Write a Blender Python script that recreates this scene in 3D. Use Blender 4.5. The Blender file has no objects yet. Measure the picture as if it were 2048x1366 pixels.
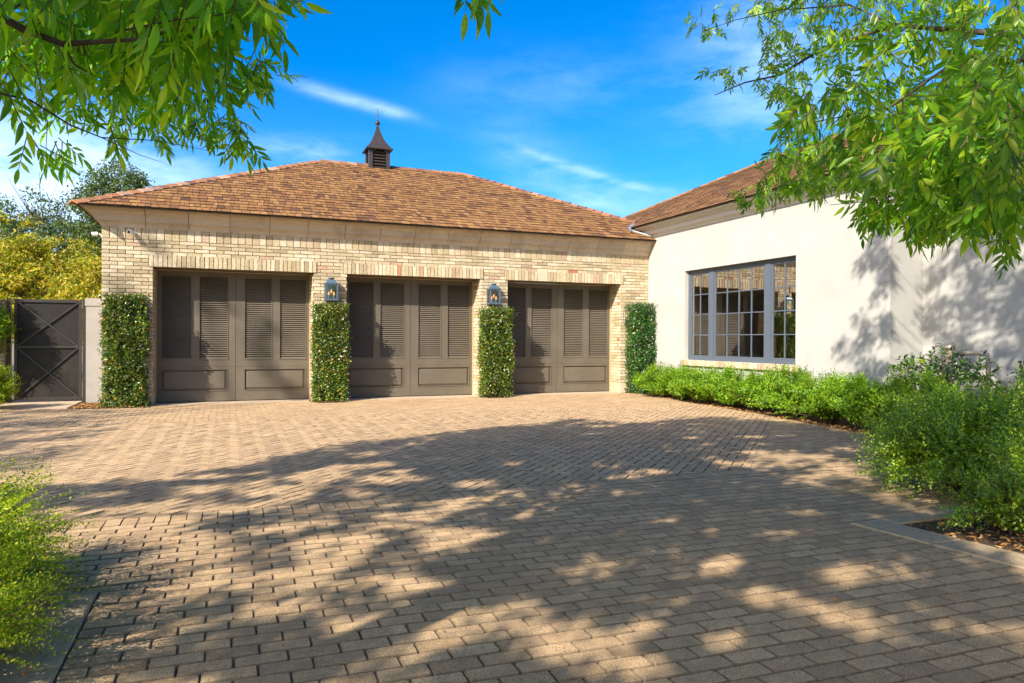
import bpy, math, random
import numpy as np
from mathutils import Matrix, Vector
random.seed(7); RNG = np.random.default_rng(7)
C = bpy.context.scene.collection
SC = bpy.context.scene
# ------------------------------------------------------------------ camera, sky, sun, exposure
F_PX, YAW, PITCH, ROLL, CAM_H = 1423.45, .3803, -.0032, .0046, 1.2845
def make_camera():
    cd = bpy.data.cameras.new('camera'); cam = bpy.data.objects.new('camera', cd); C.objects.link(cam)
    cd.sensor_width = 36; cd.lens = F_PX/2048*36; cd.clip_start = .05; cd.clip_end = 3000
    cp, sp, cy, sy = math.cos(PITCH), math.sin(PITCH), math.cos(YAW), math.sin(YAW)
    F = Vector((sy*cp, cy*cp, sp)); R0 = Vector((cy, -sy, 0)); U0 = R0.cross(F)
    c, s = math.cos(ROLL), math.sin(ROLL)
    R = R0*c+U0*s; U = U0*c-R0*s
    cam.matrix_world = Matrix(((R.x, U.x, -F.x, 0), (R.y, U.y, -F.y, 0), (R.z, U.z, -F.z, CAM_H), (0, 0, 0, 1)))
    SC.camera = cam
make_camera()
LIGHT = Vector((1.45, 1.0, -1.21)).normalized()
SUN_EL = math.asin(-LIGHT.z)
SUN_AZ = math.atan2(-LIGHT.x, -LIGHT.y)         # compass angle from +y towards +x
sl = bpy.data.lights.new('sun', 'SUN'); sl.energy = 4.6; sl.angle = math.radians(.48); sl.color = (1, .94, .84)
so = bpy.data.objects.new('sun', sl); C.objects.link(so); so.rotation_euler = LIGHT.to_track_quat('-Z', 'Y').to_euler(); so.location = (-20, -14, 20)
SC.view_settings.view_transform = 'Standard'; SC.view_settings.look = 'None'; SC.view_settings.gamma = 1
SC.view_settings.use_curve_mapping = False; SC.view_settings.exposure = 1.12
SC.cycles.max_bounces = 8; SC.cycles.transparent_max_bounces = 12
SC.cycles.use_denoising = True

def direction(px, py):
    c, s = math.cos(ROLL), math.sin(ROLL); a = px-1024; b = py-683
    r = (a*c+b*s)/F_PX; u = -(-a*s+b*c)/F_PX
    cp, sp, cy, sy = math.cos(PITCH), math.sin(PITCH), math.cos(YAW), math.sin(YAW)
    fz = cp-u*sp; up = sp+u*cp
    return Vector((r*cy+fz*sy, -r*sy+fz*cy, up)).normalized()
def at(px, py, dist):
    return Vector((0, 0, CAM_H))+direction(px, py)*dist
def proj(P):
    P = np.atleast_2d(P); X, Y, Z = P[:, 0], P[:, 1], P[:, 2]-CAM_H
    cy, sy = math.cos(YAW), math.sin(YAW); fx = X*cy-Y*sy; fz = X*sy+Y*cy
    cp, sp = math.cos(PITCH), math.sin(PITCH); d = fz*cp+Z*sp; u = -fz*sp+Z*cp
    dd = np.where(d > .05, d, .05)
    x = F_PX*fx/dd; y = -F_PX*u/dd; c, s = math.cos(ROLL), math.sin(ROLL)
    return 1024+x*c-y*s, 683+x*s+y*c, d

def build_world():
    w = bpy.data.worlds.new('World'); SC.world = w; w.use_nodes = True
    nt = w.node_tree; N = nt.nodes; L = nt.links; N.clear()
    out = N.new('ShaderNodeOutputWorld'); bg = N.new('ShaderNodeBackground'); L.new(bg.outputs[0], out.inputs[0])
    sky = N.new('ShaderNodeTexSky'); sky.sky_type = 'NISHITA'; sky.sun_disc = False
    sky.sun_elevation = SUN_EL; sky.sun_rotation = SUN_AZ; sky.air_density = 1.0; sky.dust_density = 2.2; sky.ozone_density = 1.5
    hs = N.new('ShaderNodeHueSaturation'); hs.inputs['Saturation'].default_value = 1.66; hs.inputs['Hue'].default_value = .509
    tint = N.new('ShaderNodeVectorMath'); tint.operation = 'MULTIPLY'; tint.inputs[1].default_value = (.86, .93, 1.0); L.new(sky.outputs[0], tint.inputs[0]); L.new(tint.outputs[0], hs.inputs['Color'])
    tc = N.new('ShaderNodeTexCoord')
    def math_(op, a, b=None):
        m = N.new('ShaderNodeMath'); m.operation = op
        for i, v in enumerate((a, b)):
            if v is None: continue
            if isinstance(v, (int, float)): m.inputs[i].default_value = v
            else: L.new(v, m.inputs[i])
        return m.outputs[0]
    def dot(v):
        m = N.new('ShaderNodeVectorMath'); m.operation = 'DOT_PRODUCT'; L.new(tc.outputs['Generated'], m.inputs[0]); m.inputs[1].default_value = v
        return m.outputs['Value']
    noise = N.new('ShaderNodeTexNoise'); noise.inputs['Scale'].default_value = 5; noise.inputs['Detail'].default_value = 8; noise.inputs['Roughness'].default_value = .62
    mp = N.new('ShaderNodeMapping'); mp.inputs['Scale'].default_value = (1, 1, 3.2); mp.inputs['Rotation'].default_value = (.1, .22, 0)
    L.new(tc.outputs['Generated'], mp.inputs[0]); L.new(mp.outputs[0], noise.inputs[0])
    nz = N.new('ShaderNodeMapRange'); nz.inputs[1].default_value = .42; nz.inputs[2].default_value = .64; L.new(noise.outputs[0], nz.inputs[0])
    total = None
    def wisp(p0, p1, width, amt, bend=0.0):
        d0, d1 = direction(*p0), direction(*p1); c = ((d0+d1)/2).normalized(); ax = (d1-d0).normalized(); up = c.cross(ax).normalized()
        half = (d1-d0).length/2
        u = math_('DIVIDE', dot(ax), half); v0 = dot(up)
        if bend: v0 = math_('ADD', v0, math_('MULTIPLY', math_('MULTIPLY', u, u), bend))
        v = math_('DIVIDE', v0, width)
        e = math_('ADD', math_('POWER', math_('ABSOLUTE', u), 3), math_('MULTIPLY', v, v))
        g = math_('EXPONENT', math_('MULTIPLY', e, -1.6))
        g = math_('MULTIPLY', g, math_('GREATER_THAN', dot(c), 0))
        return math_('MULTIPLY', g, amt)
    for a in (((560, 160), (850, 242), .0095, .62), ((1020, 300), (1360, 400), .007, .55, .008), ((480, 290), (760, 320), .024, .5), ((-300, 330), (480, 400), .10, 1.0),
              ((850, 180), (1350, 170), .05, .16), ((1350, 60), (1900, 230), .13, .55), ((950, 280), (1260, 430), .05, .3), ((-900, 500), (300, 470), .09, .7), ((1100, 400), (1400, 420), .035, .35)):
        g = wisp(*a); total = g if total is None else math_('ADD', total, g)
    cl = math_('MULTIPLY', total, math_('ADD', math_('MULTIPLY', nz.outputs[0], .85), .15))
    sep = N.new('ShaderNodeSeparateXYZ'); L.new(tc.outputs['Generated'], sep.inputs[0])
    thin = N.new('ShaderNodeMapRange'); thin.inputs[1].default_value = .35; thin.inputs[2].default_value = 0; thin.inputs[3].default_value = 0; thin.inputs[4].default_value = .14
    L.new(sep.outputs[2], thin.inputs[0])
    cl = math_('ADD', cl, thin.outputs[0])
    mix = N.new('ShaderNodeMix'); mix.data_type = 'RGBA'; mix.clamp_factor = True
    L.new(cl, mix.inputs[0]); L.new(hs.outputs[0], mix.inputs[6]); mix.inputs[7].default_value = (3.6, 4.9, 6.9, 1)
    L.new(mix.outputs[2], bg.inputs[0]); bg.inputs[1].default_value = .125
build_world()

# ------------------------------------------------------------------ helpers: objects
WL = {}
def tag(o, label=None, cat=None, group=None, kind=None):
    if label: o['label'] = label
    if cat: o['category'] = cat
    if group: o['group'] = group
    if kind: o['kind'] = kind
    return o
def thing(name, loc, label, cat, group=None, kind=None):
    o = bpy.data.objects.new(name, None); C.objects.link(o); o.location = loc; o.empty_display_size = .1
    WL[o] = Vector(loc); return tag(o, label, cat, group, kind)
def obj(name, verts, faces, mat, parent=None, smooth=False, centre=True, idx=None):
    V = np.asarray(verts, float).reshape(-1, 3)
    c = (V.min(0)+V.max(0))/2 if centre else np.zeros(3)
    if centre: c[2] = V[:, 2].min()
    me = bpy.data.meshes.new(name)
    if isinstance(faces, np.ndarray):
        n, k = faces.shape
        me.vertices.add(len(V)); me.vertices.foreach_set('co', (V-c).ravel())
        me.loops.add(n*k); me.loops.foreach_set('vertex_index', faces.ravel().astype(np.int32))
        me.polygons.add(n); me.polygons.foreach_set('loop_start', np.arange(0, n*k, k, dtype=np.int32))
        me.polygons.foreach_set('loop_total', np.full(n, k, dtype=np.int32))
        me.update(calc_edges=True)
    else:
        me.from_pydata((V-c).tolist(), [], faces)
    for m in (mat if isinstance(mat, (list, tuple)) else [mat]): me.materials.append(m)
    if idx is not None: me.polygons.foreach_set('material_index', np.asarray(idx, dtype=np.int32))
    if smooth: me.polygons.foreach_set('use_smooth', [True]*len(me.polygons))
    o = bpy.data.objects.new(name, me); C.objects.link(o)
    base = WL[parent] if parent else Vector((0, 0, 0))
    o.location = Vector(c)-base
    if parent: o.parent = parent
    WL[o] = Vector(c)
    return o
def copy_tree(o, delta, parent=None, labels=None):
    c = o.copy(); C.objects.link(c); c.parent = parent
    if parent is None: c.location = o.location+Vector(delta)
    WL[c] = WL[o]+Vector(delta)
    for ch in o.children: copy_tree(ch, delta, c)
    return c
class MB:
    def __init__(s): s.v = []; s.f = []; s.i = []
    def add(s, V, F, I=None):
        b = len(s.v); s.v += [tuple(p) for p in V]; s.f += [tuple(i+b for i in f) for f in F]
        if I is not None: s.i += list(I)
        return s
    def box(s, x0, x1, y0, y1, z0, z1):
        return s.add([(x0, y0, z0), (x1, y0, z0), (x1, y1, z0), (x0, y1, z0), (x0, y0, z1), (x1, y0, z1), (x1, y1, z1), (x0, y1, z1)],
                     [(0, 3, 2, 1), (4, 5, 6, 7), (0, 1, 5, 4), (1, 2, 6, 5), (2, 3, 7, 6), (3, 0, 4, 7)])
    def bar(s, a, b, w, h, up=(0, 0, 1)):
        a, b = Vector(a), Vector(b); d = (b-a).normalized(); u = Vector(up); r = d.cross(u)
        if r.length < 1e-4: r = d.cross(Vector((1, 0, 0)))
        r.normalize(); n = r.cross(d)
        V = []
        for p in (a, b):
            for i, j in ((-1, -1), (1, -1), (1, 1), (-1, 1)): V.append(p+r*(i*w/2)+n*(j*h/2))
        return s.add(V, [(3, 2, 1, 0), (4, 5, 6, 7), (0, 1, 5, 4), (1, 2, 6, 5), (2, 3, 7, 6), (3, 0, 4, 7)])
    def tube(s, pts, rad, n=8, caps=True):
        pts = [Vector(p) for p in pts]; rad = rad if isinstance(rad, (list, tuple)) else [rad]*len(pts)
        V = []; F = []; prev = None
        for i, p in enumerate(pts):
            d = (pts[min(i+1, len(pts)-1)]-pts[max(i-1, 0)]).normalized()
            r = prev if prev is not None else d.cross(Vector((.3, .2, 1)))
            r = (r-d*r.dot(d))
            if r.length < 1e-4: r = d.cross(Vector((1, 0, 0)))
            r.normalize(); prev = r; q = d.cross(r)
            for k in range(n):
                a = 2*math.pi*k/n; V.append(p+(r*math.cos(a)+q*math.sin(a))*rad[i])
        for i in range(len(pts)-1):
            for k in range(n):
                F.append((i*n+k, i*n+(k+1) % n, (i+1)*n+(k+1) % n, (i+1)*n+k))
        if caps: F.append(tuple(range(n))[::-1]); F.append(tuple((len(pts)-1)*n+k for k in range(n)))
        return s.add(V, F)
    def lathe(s, c, prof, n=20):
        V = []; F = []
        for r, z in prof:
            for k in range(n):
                a = 2*math.pi*k/n; V.append((c[0]+r*math.cos(a), c[1]+r*math.sin(a), c[2]+z))
        for i in range(len(prof)-1):
            for k in range(n): F.append((i*n+k, i*n+(k+1) % n, (i+1)*n+(k+1) % n, (i+1)*n+k))
        return s.add(V, F)
    def build(s, name, mat, parent=None, smooth=False): return obj(name, s.v, s.f, mat, parent, smooth, idx=s.i or None)

def clip(poly, a, b, c):
    """keep a*u+b*v <= c"""
    out = []
    for i in range(len(poly)):
        p, q = poly[i], poly[(i+1) % len(poly)]
        dp = a*p[0]+b*p[1]-c; dq = a*q[0]+b*q[1]-c
        if dp <= 0: out.append(p)
        if dp*dq < 0:
            t = dp/(dp-dq); out.append((p[0]+(q[0]-p[0])*t, p[1]+(q[1]-p[1])*t))
    return out
def area(p): return abs(sum(p[i][0]*p[(i+1) % len(p)][1]-p[(i+1) % len(p)][0]*p[i][1] for i in range(len(p))))/2
def tidy(p, eps=.004):
    o = []
    for q in p:
        if not o or math.hypot(q[0]-o[-1][0], q[1]-o[-1][1]) > eps: o.append(q)
    if len(o) > 1 and math.hypot(o[0][0]-o[-1][0], o[0][1]-o[-1][1]) <= eps: o.pop()
    return o
def score(V):
    V = np.asarray(V); x, y, d = proj(V); c = d.mean()
    if c < .3: return -1
    X0, X1, Y0, Y1 = max(x.min(), 0), min(x.max(), 2048), max(y.min(), 0), min(y.max(), 1366)
    if X1 <= X0 or Y1 <= Y0: return -1
    return (X1-X0)*(Y1-Y0)
def emit(name, items, mat, limit=300, rest=None, smooth=False, half=False):
    """items: (verts, faces, parent). The pieces that show largest become objects, the others one joined part per parent."""
    sc = [score(i[0]) for i in items]
    order = sorted(range(len(items)), key=lambda i: -sc[i])
    top = set([i for i in order if sc[i] > 0][:limit])
    ends = isinstance(mat, list)
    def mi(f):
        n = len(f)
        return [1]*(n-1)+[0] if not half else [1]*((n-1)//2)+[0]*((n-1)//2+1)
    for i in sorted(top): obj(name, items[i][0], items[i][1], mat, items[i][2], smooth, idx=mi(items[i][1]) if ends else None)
    joined = {}
    for i, it in enumerate(items):
        if i in top: continue
        joined.setdefault(it[2], MB()).add(it[0], it[1], mi(it[1]) if ends else None)
    for p, m in joined.items():
        o = m.build(rest or name+'s', mat, p, smooth); o['kind'] = 'stuff'

# ------------------------------------------------------------------ helpers: materials
def nodes(name):
    m = bpy.data.materials.new(name); m.use_nodes = True; nt = m.node_tree; nt.nodes.clear()
    return m, nt.nodes, nt.links
def rand_socket(N, L):
    oi = N.new('ShaderNodeObjectInfo'); g = N.new('ShaderNodeNewGeometry')
    a = N.new('ShaderNodeMath'); a.operation = 'ADD'; L.new(oi.outputs['Random'], a.inputs[0]); L.new(g.outputs['Random Per Island'], a.inputs[1])
    f = N.new('ShaderNodeMath'); f.operation = 'FRACT'; L.new(a.outputs[0], f.inputs[0]); return f.outputs[0]
def ramp(N, L, fac, cols):
    r = N.new('ShaderNodeValToRGB'); L.new(fac, r.inputs[0]); e = r.color_ramp.elements
    while len(e) < len(cols): e.new(.5)
    for i, (p, c) in enumerate(cols): e[i].position = p; e[i].color = (*c, 1)
    return r.outputs[0]
def noise_(N, L, scale, detail=5, rough=.6, vec=None, stretch=None, coord='Object'):
    n = N.new('ShaderNodeTexNoise'); n.inputs['Scale'].default_value = scale; n.inputs['Detail'].default_value = detail; n.inputs['Roughness'].default_value = rough
    if coord == 'World':
        g = N.new('ShaderNodeNewGeometry'); src = g.outputs['Position']
    else:
        t = N.new('ShaderNodeTexCoord'); src = t.outputs[coord]
    if stretch:
        mp = N.new('ShaderNodeMapping'); mp.inputs['Scale'].default_value = stretch; L.new(src, mp.inputs[0]); src = mp.outputs[0]
    L.new(src, n.inputs['Vector']); return n.outputs[0]
def pmat(name, cols, var=.25, grain=None, nscale=30, stretch=None, rough=.8, bump=.3, bscale=120, metal=0, spec=.3, big=None, spots=None, bdist=.004, step=False):
    """principled with a per-piece colour, fine mottling, optional broad stains and dark specks"""
    m, N, L = nodes(name)
    out = N.new('ShaderNodeOutputMaterial'); p = N.new('ShaderNodeBsdfPrincipled'); L.new(p.outputs[0], out.inputs[0])
    col = ramp(N, L, rand_socket(N, L), cols) if len(cols) > 1 else None
    if col is None:
        rgb = N.new('ShaderNodeRGB'); rgb.outputs[0].default_value = (*cols[0][1], 1); col = rgb.outputs[0]
    def scale_by(col, fac, lo, hi, a=.3, b=.7):
        mr = N.new('ShaderNodeMapRange'); mr.inputs[1].default_value = a; mr.inputs[2].default_value = b; mr.inputs[3].default_value = lo; mr.inputs[4].default_value = hi
        L.new(fac, mr.inputs[0]); mx = N.new('ShaderNodeVectorMath'); mx.operation = 'SCALE'; L.new(col, mx.inputs[0]); L.new(mr.outputs[0], mx.inputs['Scale']); return mx.outputs[0]
    col = scale_by(col, noise_(N, L, nscale, 6, .65, stretch=stretch, coord='World'), 1-var, 1+var)
    if grain: col = scale_by(col, noise_(N, L, grain[0], 1, .4, coord='World'), 1-grain[1], 1+grain[1], .35, .65)
    if big:
        bc, bs, amt = big
        f = noise_(N, L, bs, 4, .6, coord='World'); mr = N.new('ShaderNodeMapRange'); mr.inputs[1].default_value = .48; mr.inputs[2].default_value = .72; mr.inputs[4].default_value = amt
        L.new(f, mr.inputs[0]); mx = N.new('ShaderNodeMix'); mx.data_type = 'RGBA'; L.new(mr.outputs[0], mx.inputs[0]); L.new(col, mx.inputs[6]); mx.inputs[7].default_value = (*bc, 1); col = mx.outputs[2]
    if spots:
        col = scale_by(col, noise_(N, L, spots[0], 2, .5, coord='World'), spots[1], 1.0, .33, .42)
    L.new(col, p.inputs['Base Color']); p.inputs['Roughness'].default_value = rough; p.inputs['Metallic'].default_value = metal
    p.inputs['Specular IOR Level'].default_value = spec
    if bump:
        b = N.new('ShaderNodeBump'); b.inputs['Strength'].default_value = bump; b.inputs['Distance'].default_value = bdist
        L.new(noise_(N, L, bscale, 6, .7, coord='World', stretch=stretch), b.inputs['Height']); L.new(b.outputs[0], p.inputs['Normal'])
    return m
def leafmat(name, cols, trans=.45, rough=.45, tcol=1.5, spec=.4):
    m, N, L = nodes(name)
    out = N.new('ShaderNodeOutputMaterial'); p = N.new('ShaderNodeBsdfPrincipled'); t = N.new('ShaderNodeBsdfTranslucent'); mx = N.new('ShaderNodeMixShader')
    col = ramp(N, L, rand_socket(N, L), cols)
    mr = N.new('ShaderNodeMapRange'); mr.inputs[1].default_value = .3; mr.inputs[2].default_value = .7; mr.inputs[3].default_value = .7; mr.inputs[4].default_value = 1.3
    L.new(noise_(N, L, 2.2, 3, .6, coord='World'), mr.inputs[0])
    sv = N.new('ShaderNodeVectorMath'); sv.operation = 'SCALE'; L.new(col, sv.inputs[0]); L.new(mr.outputs[0], sv.inputs['Scale'])
    tv = N.new('ShaderNodeVectorMath'); tv.operation = 'MULTIPLY'; L.new(sv.outputs[0], tv.inputs[0]); tv.inputs[1].default_value = (tcol*1.1, tcol*1.15, tcol*.5)
    L.new(sv.outputs[0], p.inputs['Base Color']); L.new(tv.outputs[0], t.inputs[0])
    p.inputs['Roughness'].default_value = rough; p.inputs['Specular IOR Level'].default_value = spec
    mx.inputs[0].default_value = trans; L.new(p.outputs[0], mx.inputs[1]); L.new(t.outputs[0], mx.inputs[2]); L.new(mx.outputs[0], out.inputs[0])
    return m
M = {}
M['brick'] = pmat('tan_brick', [(0, (.33, .25, .15)), (.2, (.43, .34, .205)), (.42, (.50, .41, .27)), (.62, (.56, .47, .33)), (.8, (.38, .305, .17)), (.93, (.50, .40, .25)), (.965, (.40, .255, .18)), (.985, (.50, .38, .24)), (.996, (.38, .13, .06))],
                  var=.22, nscale=24, bump=.8, bscale=70, spots=(55, .5), rough=.9)
M['mortar'] = pmat('mortar', [(0, (.17, .13, .085))], var=.2, nscale=40, bump=.4, rough=.95)  # darker than the light tan mortar, to paint in the bed joint shadows
M['stone'] = pmat('cast_stone', [(0, (.50, .40, .28)), (.5, (.56, .45, .32)), (1, (.45, .36, .26))], var=.14, nscale=9, bump=.25, bscale=50, rough=.85, big=((.30, .245, .18), 2.2, .6), stretch=(1, 1, 6))
M['stone_base'] = pmat('base_stone', [(0, (.52, .41, .28)), (1, (.45, .36, .24))], var=.2, nscale=12, bump=.3, rough=.9, big=((.42, .24, .10), 3, .5))
M['shingle'] = pmat('cedar_shingle', [(0, (.075, .036, .020)), (.04, (.14, .066, .028)), (.25, (.20, .094, .032)), (.6, (.245, .118, .040)), (.92, (.295, .150, .054)), (.965, (.16, .075, .036)), (1, (.10, .048, .028))],
                    var=.28, nscale=38, stretch=(1, .5, .5), bump=.7, bscale=60, rough=.85, spec=.2)
M['shingle_end'] = pmat('shingle_end', [(0, (.035, .018, .012))], bump=0)  # weathered butts, coloured near black to paint in each course's shadow line
M['ridge'] = pmat('ridge_shingle', [(0, (.22, .10, .05)), (.5, (.33, .145, .06)), (.8, (.15, .07, .045)), (1, (.42, .27, .17))], var=.25, nscale=25, bump=.5, rough=.85)
M['roof_deck'] = pmat('roof_deck', [(0, (.05, .03, .02))], bump=0)
M['stucco'] = pmat('white_stucco', [(0, (.39, .368, .33))], var=.07, nscale=2.2, bump=.9, bscale=110, rough=.93, big=((.33, .305, .26), .9, .5), bdist=.003)
M['pillar'] = pmat('grey_render', [(0, (.33, .30, .265))], var=.12, nscale=4, bump=.4, bscale=120, rough=.93, big=((.25, .22, .18), 2.0, .6))
M['stucco_trim'] = pmat('painted_trim', [(0, (.56, .52, .455))], var=.04, nscale=8, bump=.1, rough=.75, big=((.52, .48, .41), 1.5, .3))
M['edge'] = pmat('drip_edge', [(0, (.40, .33, .20))], var=.1, bump=.1, rough=.6)
M['door'] = pmat('bronze_paint', [(0, (.118, .096, .068))], var=.08, nscale=30, stretch=(.15, 1, 2), bump=.15, bscale=150, rough=.5, big=((.15, .125, .092), 1.6, .7))
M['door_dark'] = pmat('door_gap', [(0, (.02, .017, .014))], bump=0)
M['stop'] = pmat('door_stop', [(0, (.42, .32, .17))], var=.1, bump=.1, rough=.7)
M['win'] = pmat('blue_grey_frame', [(0, (.085, .100, .125))], var=.05, nscale=10, bump=.05, rough=.42, spec=.5)
M['bronze'] = pmat('dark_bronze', [(0, (.065, .052, .045))], var=.2, nscale=12, bump=.15, rough=.45, metal=.4)
M['lantern'] = pmat('verdigris_metal', [(0, (.085, .125, .165))], var=.25, nscale=40, bump=.2, rough=.45, metal=.25, spec=.5)
M['iron'] = pmat('black_iron', [(0, (.03, .025, .02))], var=.3, nscale=15, bump=.1, rough=.42, spec=.5, big=((.07, .05, .035), 5, .35))
M['mesh_panel'] = pmat('dark_mesh_panel', [(0, (.016, .013, .010))], var=.4, nscale=22, bump=.4, bscale=260, rough=.55, big=((.04, .03, .02), 3.5, .6), stretch=(1, 1, 2.5))
M['whitemetal'] = pmat('white_plastic', [(0, (.72, .72, .70))], var=.03, bump=0, rough=.35, spec=.5)
M['blacklens'] = pmat('black_lens', [(0, (.012, .012, .012))], bump=0, rough=.15, spec=.6)
M['grey_metal'] = pmat('grey_flashing', [(0, (.33, .34, .35))], var=.2, nscale=20, bump=.2, rough=.4, metal=.5)
M['pipe'] = pmat('weathered_pipe', [(0, (.42, .33, .26))], var=.3, nscale=30, bump=.3, rough=.6, big=((.28, .16, .10), 12, .5))
M['paver'] = pmat('concrete_paver', [(0, (.36, .232, .118)), (.15, (.42, .275, .142)), (.4, (.48, .315, .162)), (.65, (.53, .35, .185)), (.85, (.44, .282, .145)), (1, (.37, .25, .135))],
                  var=.2, grain=(170, .34), nscale=14, bump=.9, bscale=150, rough=.92, spots=(120, .5), big=((.33, .215, .12), .9, .42), bdist=.004)
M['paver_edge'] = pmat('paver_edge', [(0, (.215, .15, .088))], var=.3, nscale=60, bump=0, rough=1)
M['joint'] = pmat('joint_sand', [(0, (.085, .062, .040))], var=.3, nscale=30, bump=.4, rough=1)
M['concrete'] = pmat('smooth_concrete', [(0, (.44, .33, .22))], var=.12, nscale=7, bump=.3, rough=.9, big=((.34, .27, .2), 2.0, .5))
M['curb'] = pmat('curb_stone', [(0, (.36, .26, .155)), (1, (.42, .305, .185))], var=.18, nscale=14, bump=.6, bscale=60, rough=.9, spots=(60, .7))
M['soil'] = pmat('bed_soil', [(0, (.085, .05, .028))], var=.5, nscale=25, bump=1, bscale=35, rough=1, big=((.17, .085, .035), 6, .7), bdist=.03)
M['ground'] = pmat('dry_ground', [(0, (.20, .15, .09))], var=.3, nscale=3, bump=.5, rough=1)
M['bark'] = pmat('bark', [(0, (.085, .06, .045))], var=.35, nscale=22, stretch=(1, 1, .3), bump=.9, bscale=40, rough=.95, bdist=.01)
M['twig'] = pmat('twig', [(0, (.10, .065, .04))], var=.3, nscale=40, bump=.2, rough=.8)
M['leaf_near'] = leafmat('ash_leaf', [(0, (.06, .18, .010)), (.35, (.11, .27, .012)), (.7, (.19, .36, .014)), (1, (.36, .46, .02))], trans=.58, rough=.38, tcol=2.0)
M['leaf_right'] = leafmat('ash_leaf_sunlit', [(0, (.07, .19, .012)), (.35, (.14, .29, .014)), (.7, (.21, .36, .016)), (.95, (.36, .43, .02)), (1, (.05, .12, .09))], trans=.5, rough=.36, tcol=1.9)
M['leaf_crown'] = leafmat('crown_leaf', [(0, (.15, .16, .03)), (1, (.29, .26, .05))], trans=.42, rough=.5, tcol=1.7)  # unseen crown leaves, tinted yellow-olive to warm the shade below
M['box'] = leafmat('boxwood_leaf', [(0, (.06, .15, .008)), (.35, (.12, .25, .010)), (.7, (.20, .35, .014)), (.93, (.32, .42, .016)), (1, (.42, .44, .03))], trans=.35, rough=.42, tcol=1.5)
M['box_dark'] = leafmat('shrub_leaf', [(0, (.045, .12, .014)), (.35, (.13, .25, .014)), (.7, (.26, .39, .014)), (1, (.42, .47, .02))], trans=.3, rough=.33, tcol=1.5, spec=.6)
M['box_yellow'] = leafmat('yellow_green_leaf', [(0, (.08, .16, .008)), (.35, (.19, .29, .010)), (.75, (.36, .42, .014)), (1, (.52, .47, .03))], trans=.45, rough=.45, tcol=1.4)
M['ivy'] = leafmat('creeper_leaf', [(0, (.02, .055, .010)), (.4, (.045, .115, .012)), (.66, (.12, .19, .015)), (.88, (.26, .26, .02)), (.975, (.34, .24, .03)), (1, (.42, .10, .03))], trans=.2, rough=.32, tcol=1.3, spec=.6)
M['ivy_green'] = leafmat('creeper_leaf_green', [(0, (.014, .05, .014)), (.45, (.03, .10, .018)), (.8, (.06, .17, .018)), (.95, (.11, .20, .02)), (1, (.36, .12, .03))], trans=.2, rough=.30, tcol=1.3, spec=.65)
M['far_yellow'] = leafmat('sunlit_yellow_leaf', [(0, (.10, .16, .012)), (.35, (.26, .27, .018)), (.7, (.46, .38, .025)), (1, (.55, .36, .05))], trans=.45, rough=.5, tcol=1.2)
M['far_green'] = leafmat('olive_leaf', [(0, (.04, .075, .02)), (.5, (.09, .14, .035)), (1, (.18, .22, .06))], trans=.3, rough=.5, tcol=1.2)
M['broad'] = leafmat('broad_leaf', [(0, (.02, .065, .012)), (.5, (.05, .13, .015)), (.85, (.13, .23, .018)), (1, (.25, .30, .02))], trans=.3, rough=.28, tcol=1.5, spec=.6)
M['litter'] = pmat('dry_leaf', [(0, (.26, .12, .035)), (.4, (.40, .18, .045)), (.7, (.50, .28, .10)), (1, (.16, .09, .05))], var=.2, bump=0, rough=.8)
M['red'] = pmat('red_flower', [(0, (.65, .12, .05))], bump=0)
M['sofa'] = pmat('green_upholstery', [(0, (.22, .42, .25))], var=.1, bump=.2, rough=.9)
M['room'] = pmat('room_wall', [(0, (.34, .28, .17))], bump=0)
M['curtain'] = pmat('amber_curtain', [(0, (.40, .20, .07))], var=.2, bump=.1)
def glassmat():
    m, N, L = nodes('window_glass')
    out = N.new('ShaderNodeOutputMaterial'); t = N.new('ShaderNodeBsdfTransparent'); g = N.new('ShaderNodeBsdfGlossy'); fr = N.new('ShaderNodeFresnel'); mx = N.new('ShaderNodeMixShader')
    t.inputs[0].default_value = (.72, .80, .74, 1); g.inputs['Roughness'].default_value = .0; g.inputs[0].default_value = (1, .98, .93, 1); fr.inputs[0].default_value = 5.5
    L.new(fr.outputs[0], mx.inputs[0]); L.new(t.outputs[0], mx.inputs[1]); L.new(g.outputs[0], mx.inputs[2]); L.new(mx.outputs[0], out.inputs[0]); return m
M['glass'] = glassmat()
def clearglass():
    m, N, L = nodes('lantern_glass')
    out = N.new('ShaderNodeOutputMaterial'); t = N.new('ShaderNodeBsdfTransparent'); g = N.new('ShaderNodeBsdfGlossy'); mx = N.new('ShaderNodeMixShader')
    t.inputs[0].default_value = (.8, .86, .82, 1); g.inputs['Roughness'].default_value = .08; mx.inputs[0].default_value = .16
    L.new(t.outputs[0], mx.inputs[1]); L.new(g.outputs[0], mx.inputs[2]); L.new(mx.outputs[0], out.inputs[0]); return m
M['lglass'] = clearglass()
def glowmat():
    m, N, L = nodes('amber_bulb'); out = N.new('ShaderNodeOutputMaterial'); e = N.new('ShaderNodeEmission'); e.inputs[0].default_value = (1, .42, .14, 1); e.inputs[1].default_value = .95
    L.new(e.outputs[0], out.inputs[0]); return m
M['bulb'] = glowmat()

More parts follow.
